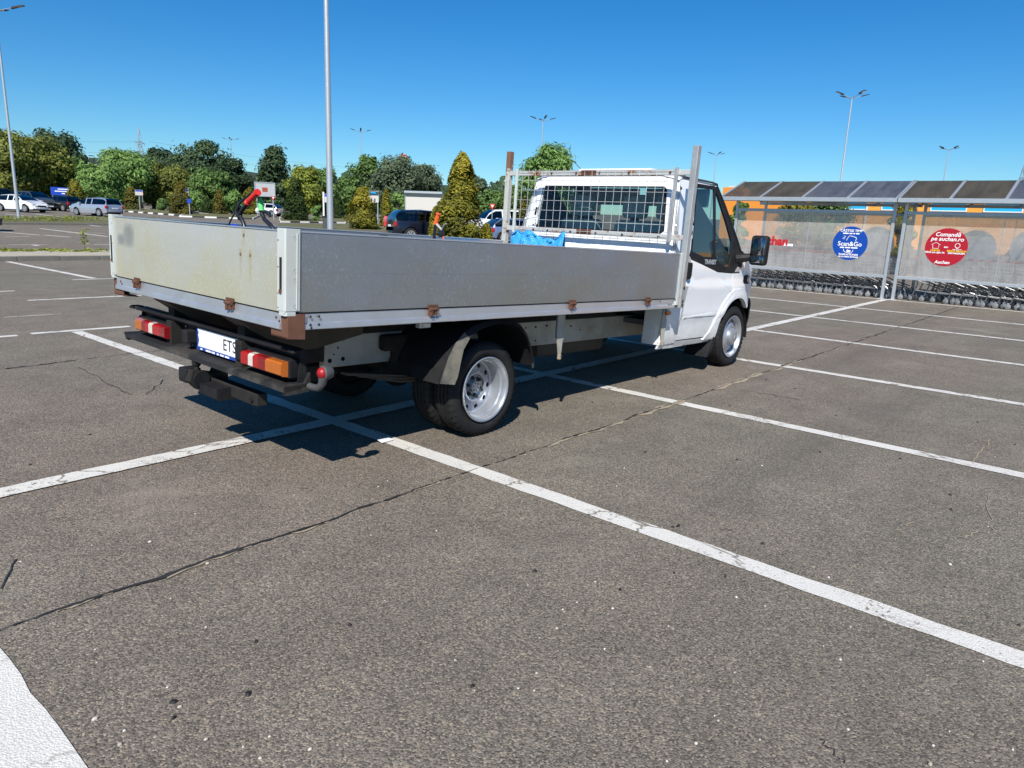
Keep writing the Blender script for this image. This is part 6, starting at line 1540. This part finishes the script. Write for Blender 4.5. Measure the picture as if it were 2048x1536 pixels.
# side outlines: (x, lower z, belt z, roof z, half width); x runs from tail (0) to nose
CARS = {
 'hatch': dict(L=4.25, wb=(.72, 3.38), r=.315, st=[(0, .40, .62, .62, .72), (.05, .30, .90, .92, .82), (.18, .26, .93, 1.10, .86), (.62, .24, .94, 1.38, .88), (1.5, .22, .93, 1.44, .885), (2.25, .22, .93, 1.40, .885), (2.72, .22, .95, 1.22, .885), (3.12, .22, .95, .97, .88), (3.7, .24, .84, .86, .86), (4.1, .28, .66, .68, .78), (4.25, .36, .52, .53, .62)]),
 'estate': dict(L=4.45, wb=(.85, 3.45), r=.31, st=[(0, .40, .60, .60, .74), (.05, .30, .92, .95, .82), (.22, .26, .94, 1.30, .85), (.45, .24, .94, 1.42, .865), (1.6, .22, .93, 1.47, .87), (2.5, .22, .93, 1.43, .87), (2.95, .22, .95, 1.24, .87), (3.42, .22, .96, .98, .86), (3.95, .24, .86, .88, .84), (4.32, .28, .68, .70, .76), (4.45, .36, .52, .53, .60)]),
 'suv': dict(L=4.75, wb=(.92, 3.78), r=.37, st=[(0, .52, .75, .75, .80), (.05, .40, 1.10, 1.14, .92), (.20, .34, 1.12, 1.50, .95), (.42, .32, 1.12, 1.66, .965), (1.7, .30, 1.10, 1.73, .97), (2.6, .30, 1.10, 1.69, .97), (3.1, .30, 1.12, 1.44, .97), (3.55, .30, 1.13, 1.16, .965), (4.2, .32, 1.04, 1.06, .94), (4.6, .36, .86, .88, .86), (4.75, .44, .66, .67, .70)]),
 'van': dict(L=4.9, wb=(.95, 3.95), r=.33, st=[(0, .45, .80, .80, .84), (.04, .34, 1.10, 1.30, .92), (.12, .30, 1.12, 1.86, .94), (.5, .28, 1.12, 1.93, .95), (2.2, .26, 1.10, 1.95, .95), (3.2, .26, 1.10, 1.90, .95), (3.7, .26, 1.12, 1.60, .95), (4.15, .26, 1.14, 1.17, .94), (4.55, .28, .98, 1.0, .90), (4.82, .32, .74, .76, .82), (4.9, .40, .58, .59, .68)]),
}
CW_T = MB().lathe([(.20, -.10), (.27, -.105), (.312, -.09), (.312, .09), (.27, .105), (.20, .10)], 24, 1).mesh('tyre', 'rubber', True)
CW_R = MB().lathe([(.0, -.10), (.06, -.11), (.12, -.095), (.19, -.10), (.215, -.108), (.215, -.09)], 20, 1).mesh('rim', 'hubcap', True)
sp_ = MB()
for j in range(7):
    a = 2 * PI * j / 7; sp_.box(.08, .18, -.112, -.098, -.016, .016)
    for q in range(len(sp_.v) - 8, len(sp_.v)):
        x, y, z = sp_.v[q]; sp_.v[q] = (x * math.cos(a) - z * math.sin(a), y, x * math.sin(a) + z * math.cos(a))
CW_H = sp_.mesh('rim_gap', 'car_dark')
def car(kind, paint, label, loc, rz, group='cars parked beyond the truck', glass_m='car_glass'):
    c = CARS[kind]; st = c['st']; n = len(st); Lc = c['L']
    t = thing('parked_car', label, 'car', loc, rz, group)
    # dense stations
    xs = []
    for (a, b) in zip(st[:-1], st[1:]):
        m_ = max(2, int((b[0] - a[0]) / .10)); xs += [a[0] + (b[0] - a[0]) * i / m_ for i in range(m_)]
    xs.append(st[-1][0])
    def g(x, i): return lerp_tab(x, [(s[0], s[i]) for s in st])
    R = c['r']
    body = MB(); gl = MB(); rf = MB()
    rows = []
    for x in xs:
        lo, be, ro, w = g(x, 1), g(x, 2), g(x, 3), g(x, 4)
        # wheel arches lift the lower edge
        for wx in c['wb']:
            d = abs(x - wx)
            if d < R + .07: lo = max(lo, R + math.sqrt(max(0, (R + .07) ** 2 - d * d)))
        cab = max(0, ro - be); tin = .22 * min(1, cab / .45)
        mid = (lo + be) / 2 if lo < be else be
        rows.append([(x, w * .94, lo), (x, w, max(lo, min(be - .02, .55))), (x, w * .985, be - .06 if be - .06 > lo else be), (x, w * .955, be), (x, w * .955 - tin * .8, be + cab * .86), (x, w * .955 - tin - .06, ro - .01 if cab > .02 else be), (x, 0, ro + (.03 if cab > .02 else .025))])
    for s in (-1, 1):
        V = [[(x - Lc / 2, s * y, z) for x, y, z in row] for row in rows]
        for i in range(len(rows) - 1):
            x0, x1 = rows[i][0][0], rows[i + 1][0][0]; xm = (x0 + x1) / 2
            cab = g(xm, 3) - g(xm, 2)
            slope = abs(g(x1, 3) - g(x0, 3)) / (x1 - x0)
            for j in range(6):
                q = [V[i][j], V[i + 1][j], V[i + 1][j + 1], V[i][j + 1]]
                dest = body
                if j == 3 and cab > .18: 
                    pil = any(abs(xm - px_) < .055 for px_ in c.get('pil', (Lc * .37, Lc * .52)))
                    dest = body if pil else gl
                elif j >= 4 and cab > .03 and slope > .28: dest = gl if j == 5 else body
                dest.add(q, [(0, 1, 2, 3)])
    body.obj('body', paint, t, None, True, weld=True, angle=32)
    gl.obj('windows', glass_m, t, None, True, weld=True, angle=32)
    MB().box(-Lc / 2 + .3, Lc / 2 - .35, -g(Lc / 2, 4) * .80, g(Lc / 2, 4) * .80, .20, .80).obj('underbody', 'car_dark', t)
    MB().box(-Lc * .30, Lc * .12, -.55, .55, .80, 1.05, .05).obj('seats', 'car_dark', t)
    k_ = R / .312
    for wx in c['wb']:
        for s in (-1, 1):
            m = Matrix.Translation((wx - Lc / 2, s * (g(wx, 4) - .10), R)) @ (Matrix.Identity(4) if s < 0 else Matrix.Rotation(PI, 4, 'Z')) @ Matrix.Scale(k_, 4)
            o = link('wheel', CW_T, t, m); link('rim', CW_R, o); link('rim_gap', CW_H, o)
    be = g(.1, 2)
    for s in (-1, 1):
        w = g(.12, 4)
        MB().box(-Lc / 2 - .005, -Lc / 2 + .16, min(s * (w - .20), s * (w + .005)), max(s * (w - .20), s * (w + .005)), be - .30, be - .06, .02).obj('tail_lamp', 'lens_red', t, None, True)
        w = g(Lc - .22, 4); zf = g(Lc - .2, 2)
        MB().box(Lc / 2 - .36, Lc / 2 - .08, min(s * (w - .30), s * (w - .02)), max(s * (w - .30), s * (w - .02)), zf - .12, zf + .02, .03).obj('headlamp', 'lens_clear', t, None, True)
        xm = Lc * .645 - Lc / 2; wm = g(Lc * .6, 4)
        MB().box(xm - .06, xm + .08, min(s * wm * .95, s * (wm + .17)), max(s * wm * .95, s * (wm + .17)), g(Lc * .6, 2) + .0, g(Lc * .6, 2) + .15, .03).obj('door_mirror', paint, t, None, True)
    MB().box(-Lc / 2 - .035, -Lc / 2 + .10, -.62, .62, .36, .58, .03).obj('rear_bumper', paint, t, None, True); MB().box(-Lc / 2 - .042, -Lc / 2 - .02, -.26, .26, be - .32, be - .21).obj('number_plate', 'plate_white', t)
    MB().box(Lc / 2 - .06, Lc / 2 + .03, -.60, .60, .28, .46, .03).obj('front_bumper', paint, t, None, True); MB().box(Lc / 2 - .02, Lc / 2 + .036, -.38, .38, .46, .60, .02).obj('grille', 'car_dark', t); MB().box(Lc / 2 + .03, Lc / 2 + .045, -.26, .26, .36, .46).obj('number_plate', 'plate_white', t)
    return t
def car_at(px, by, kind, paint, label, heading):
    """heading: angle of the nose relative to the sight line (0 = driving away, 90 = nose to the right)"""
    b = at(px, by); return car(kind, paint, label, b, math.atan2(b.y, b.x) - rad(heading))
car_at(193, 432, 'estate', 'paint_silver', 'silver estate car seen from behind on the open tarmac', -38)
car_at(46, 424, 'hatch', 'paint_white', 'white hatchback facing the lamp post on the grassy island', 140)
car_at(124, 422, 'hatch', 'paint_black', 'black hatchback showing its tail beside the blue direction sign', -35)
car_at(72, 420, 'suv', 'paint_grey', 'dark grey suv parked behind the white hatchback', 150)
car_at(-4, 419, 'van', 'paint_black', 'dark van under the large olive-green tree', 80)
car_at(-110, 460, 'hatch', 'paint_darkred', 'dark red car cut off by the frame, near a painted bay line', 95)
b = along(862, 440, 41.5); b.z = gz(b.x, b.y)
car('suv', 'paint_navy', 'dark blue suv half hidden by the tallest golden conifer', b, math.atan2(b.y, b.x) - rad(72))
b = stand(529, 92); car('hatch', 'paint_white', 'white hatchback far behind the green handlebar grip', b, math.atan2(b.y, b.x) + rad(60))
b = stand(997, 60); car('van', 'paint_white', 'white van behind the young tree and yield sign', b, math.atan2(b.y, b.x) + rad(120))
b = stand(1036, 45); car('hatch', 'paint_blue', 'pale blue hatchback seen past the left headboard post', b, math.atan2(b.y, b.x) - rad(62))
# ================================================================ PERSON
k = plain('shirt_pink', (.55, .10, .14), .85); k = plain('skirt_red', (.50, .03, .03), .85); k = plain('skin', (.40, .22, .14), .6); k = plain('hair', (.02, .014, .010), .7); k = plain('bag_black', (.012, .012, .013), .6)
b = at(772, 461); ph_ = 1.22; t = thing('person', 'person in pink top and red skirt with dark bag, walking by the narrow golden conifer', 'person', b, math.atan2(b.y, b.x) + .6)
me = bpy.data.meshes.new('body')
Vb = [(0, 0, .52), (0, 0, .66), (0, 0, .82), (0, 0, .86), (0, 0, .90), (0, 0, .985), (.0, .10, .82), (.03, .14, .66), (.09, .13, .52), (.13, .12, .46), (0, -.10, .82), (-.02, -.14, .66), (.04, -.14, .53), (.08, -.13, .47), (.02, .055, .50), (.05, .06, .27), (.03, .06, .05), (.11, .06, .02), (-.02, -.055, .50), (-.04, -.06, .27), (-.09, -.06, .06), (-.02, -.06, .02)]
Eb = [(0, 1), (1, 2), (2, 3), (3, 4), (4, 5), (2, 6), (6, 7), (7, 8), (8, 9), (2, 10), (10, 11), (11, 12), (12, 13), (0, 14), (14, 15), (15, 16), (16, 17), (0, 18), (18, 19), (19, 20), (20, 21)]
me.from_pydata([tuple(Vector(v) * ph_) for v in Vb], Eb, []); me.materials.append(MATS['skin'])
bo = link('body', me, t); sk = bo.modifiers.new('skin', 'SKIN'); me.skin_vertices.new() if not me.skin_vertices else None
RR = [.085, .075, .085, .04, .035, .062, .045, .034, .028, .022, .045, .034, .028, .022, .06, .042, .028, .024, .06, .042, .028, .024]
for i, r0 in enumerate(RR): me.skin_vertices[0].data[i].radius = (r0 * ph_, r0 * ph_)
me.skin_vertices[0].data[0].use_root = True
sb = bo.modifiers.new('sub', 'SUBSURF'); sb.levels = 2; sb.render_levels = 2
MB().lathe([(.095, .56), (.10, .62), (.098, .70), (.115, .80), (.08, .86), (.045, .875)], 16, 2).obj('pink_top', 'shirt_pink', t, None, True).scale = (1.05 * ph_, 1.35 * ph_, ph_)
MB().lathe([(.098, .585), (.11, .52), (.13, .42), (.15, .30), (.15, .28)], 16, 2).obj('red_skirt', 'skirt_red', t, None, True).scale = (1.05 * ph_, 1.2 * ph_, ph_)
MB().ball((-.012 * ph_, 0, .97 * ph_), .068 * ph_, 12, 8, (1, 1, 1)).tube([(-.04 * ph_, 0, .97 * ph_), (-.07 * ph_, 0, .9 * ph_)], [.05 * ph_, .03 * ph_], 8).obj('hair', 'hair', t, None, True)
bg = thing('shoulder_bag', 'dark shoulder bag hanging at the side of the person in pink', 'bag', b, math.atan2(b.y, b.x) + .6)
MB().box(-.10, .06, -.30, -.20, .50, .72, .03).obj('pouch', 'bag_black', bg, None, True); MB().tube([(-.02, -.24, .70), (-.02, -.16, .95), (.0, -.05, 1.02)], .012, 6).obj('strap', 'bag_black', bg, None, True)
# white litter on the kerb line
b = at(52, 521); t = tag(MB().ball((0, 0, .03), .05, 8, 5, (1.4, .9, .7)).add([(-.02, .03, .05), (.09, .05, .02), (.12, -.02, .03), (.03, -.03, .08)], [(0, 1, 2, 3)]).obj('paper_scrap', 'plate_white', None, b, True), 'crumpled white paper scrap at the gravel island kerb', 'litter')
b = at(770, 884); tag(MB().add([(-.05, -.03, .012), (.05, -.028, .012), (.055, .03, .014), (-.045, .028, .02)], [(0, 1, 2, 3)]).add([(-.05, -.03, .010), (.05, -.028, .010), (.055, .03, .012), (-.045, .028, .018)], [(3, 2, 1, 0)]).obj('paper_scrap', 'plate_white', None, b), 'small flat white paper scrap on the painted line by the rear wheel', 'litter')
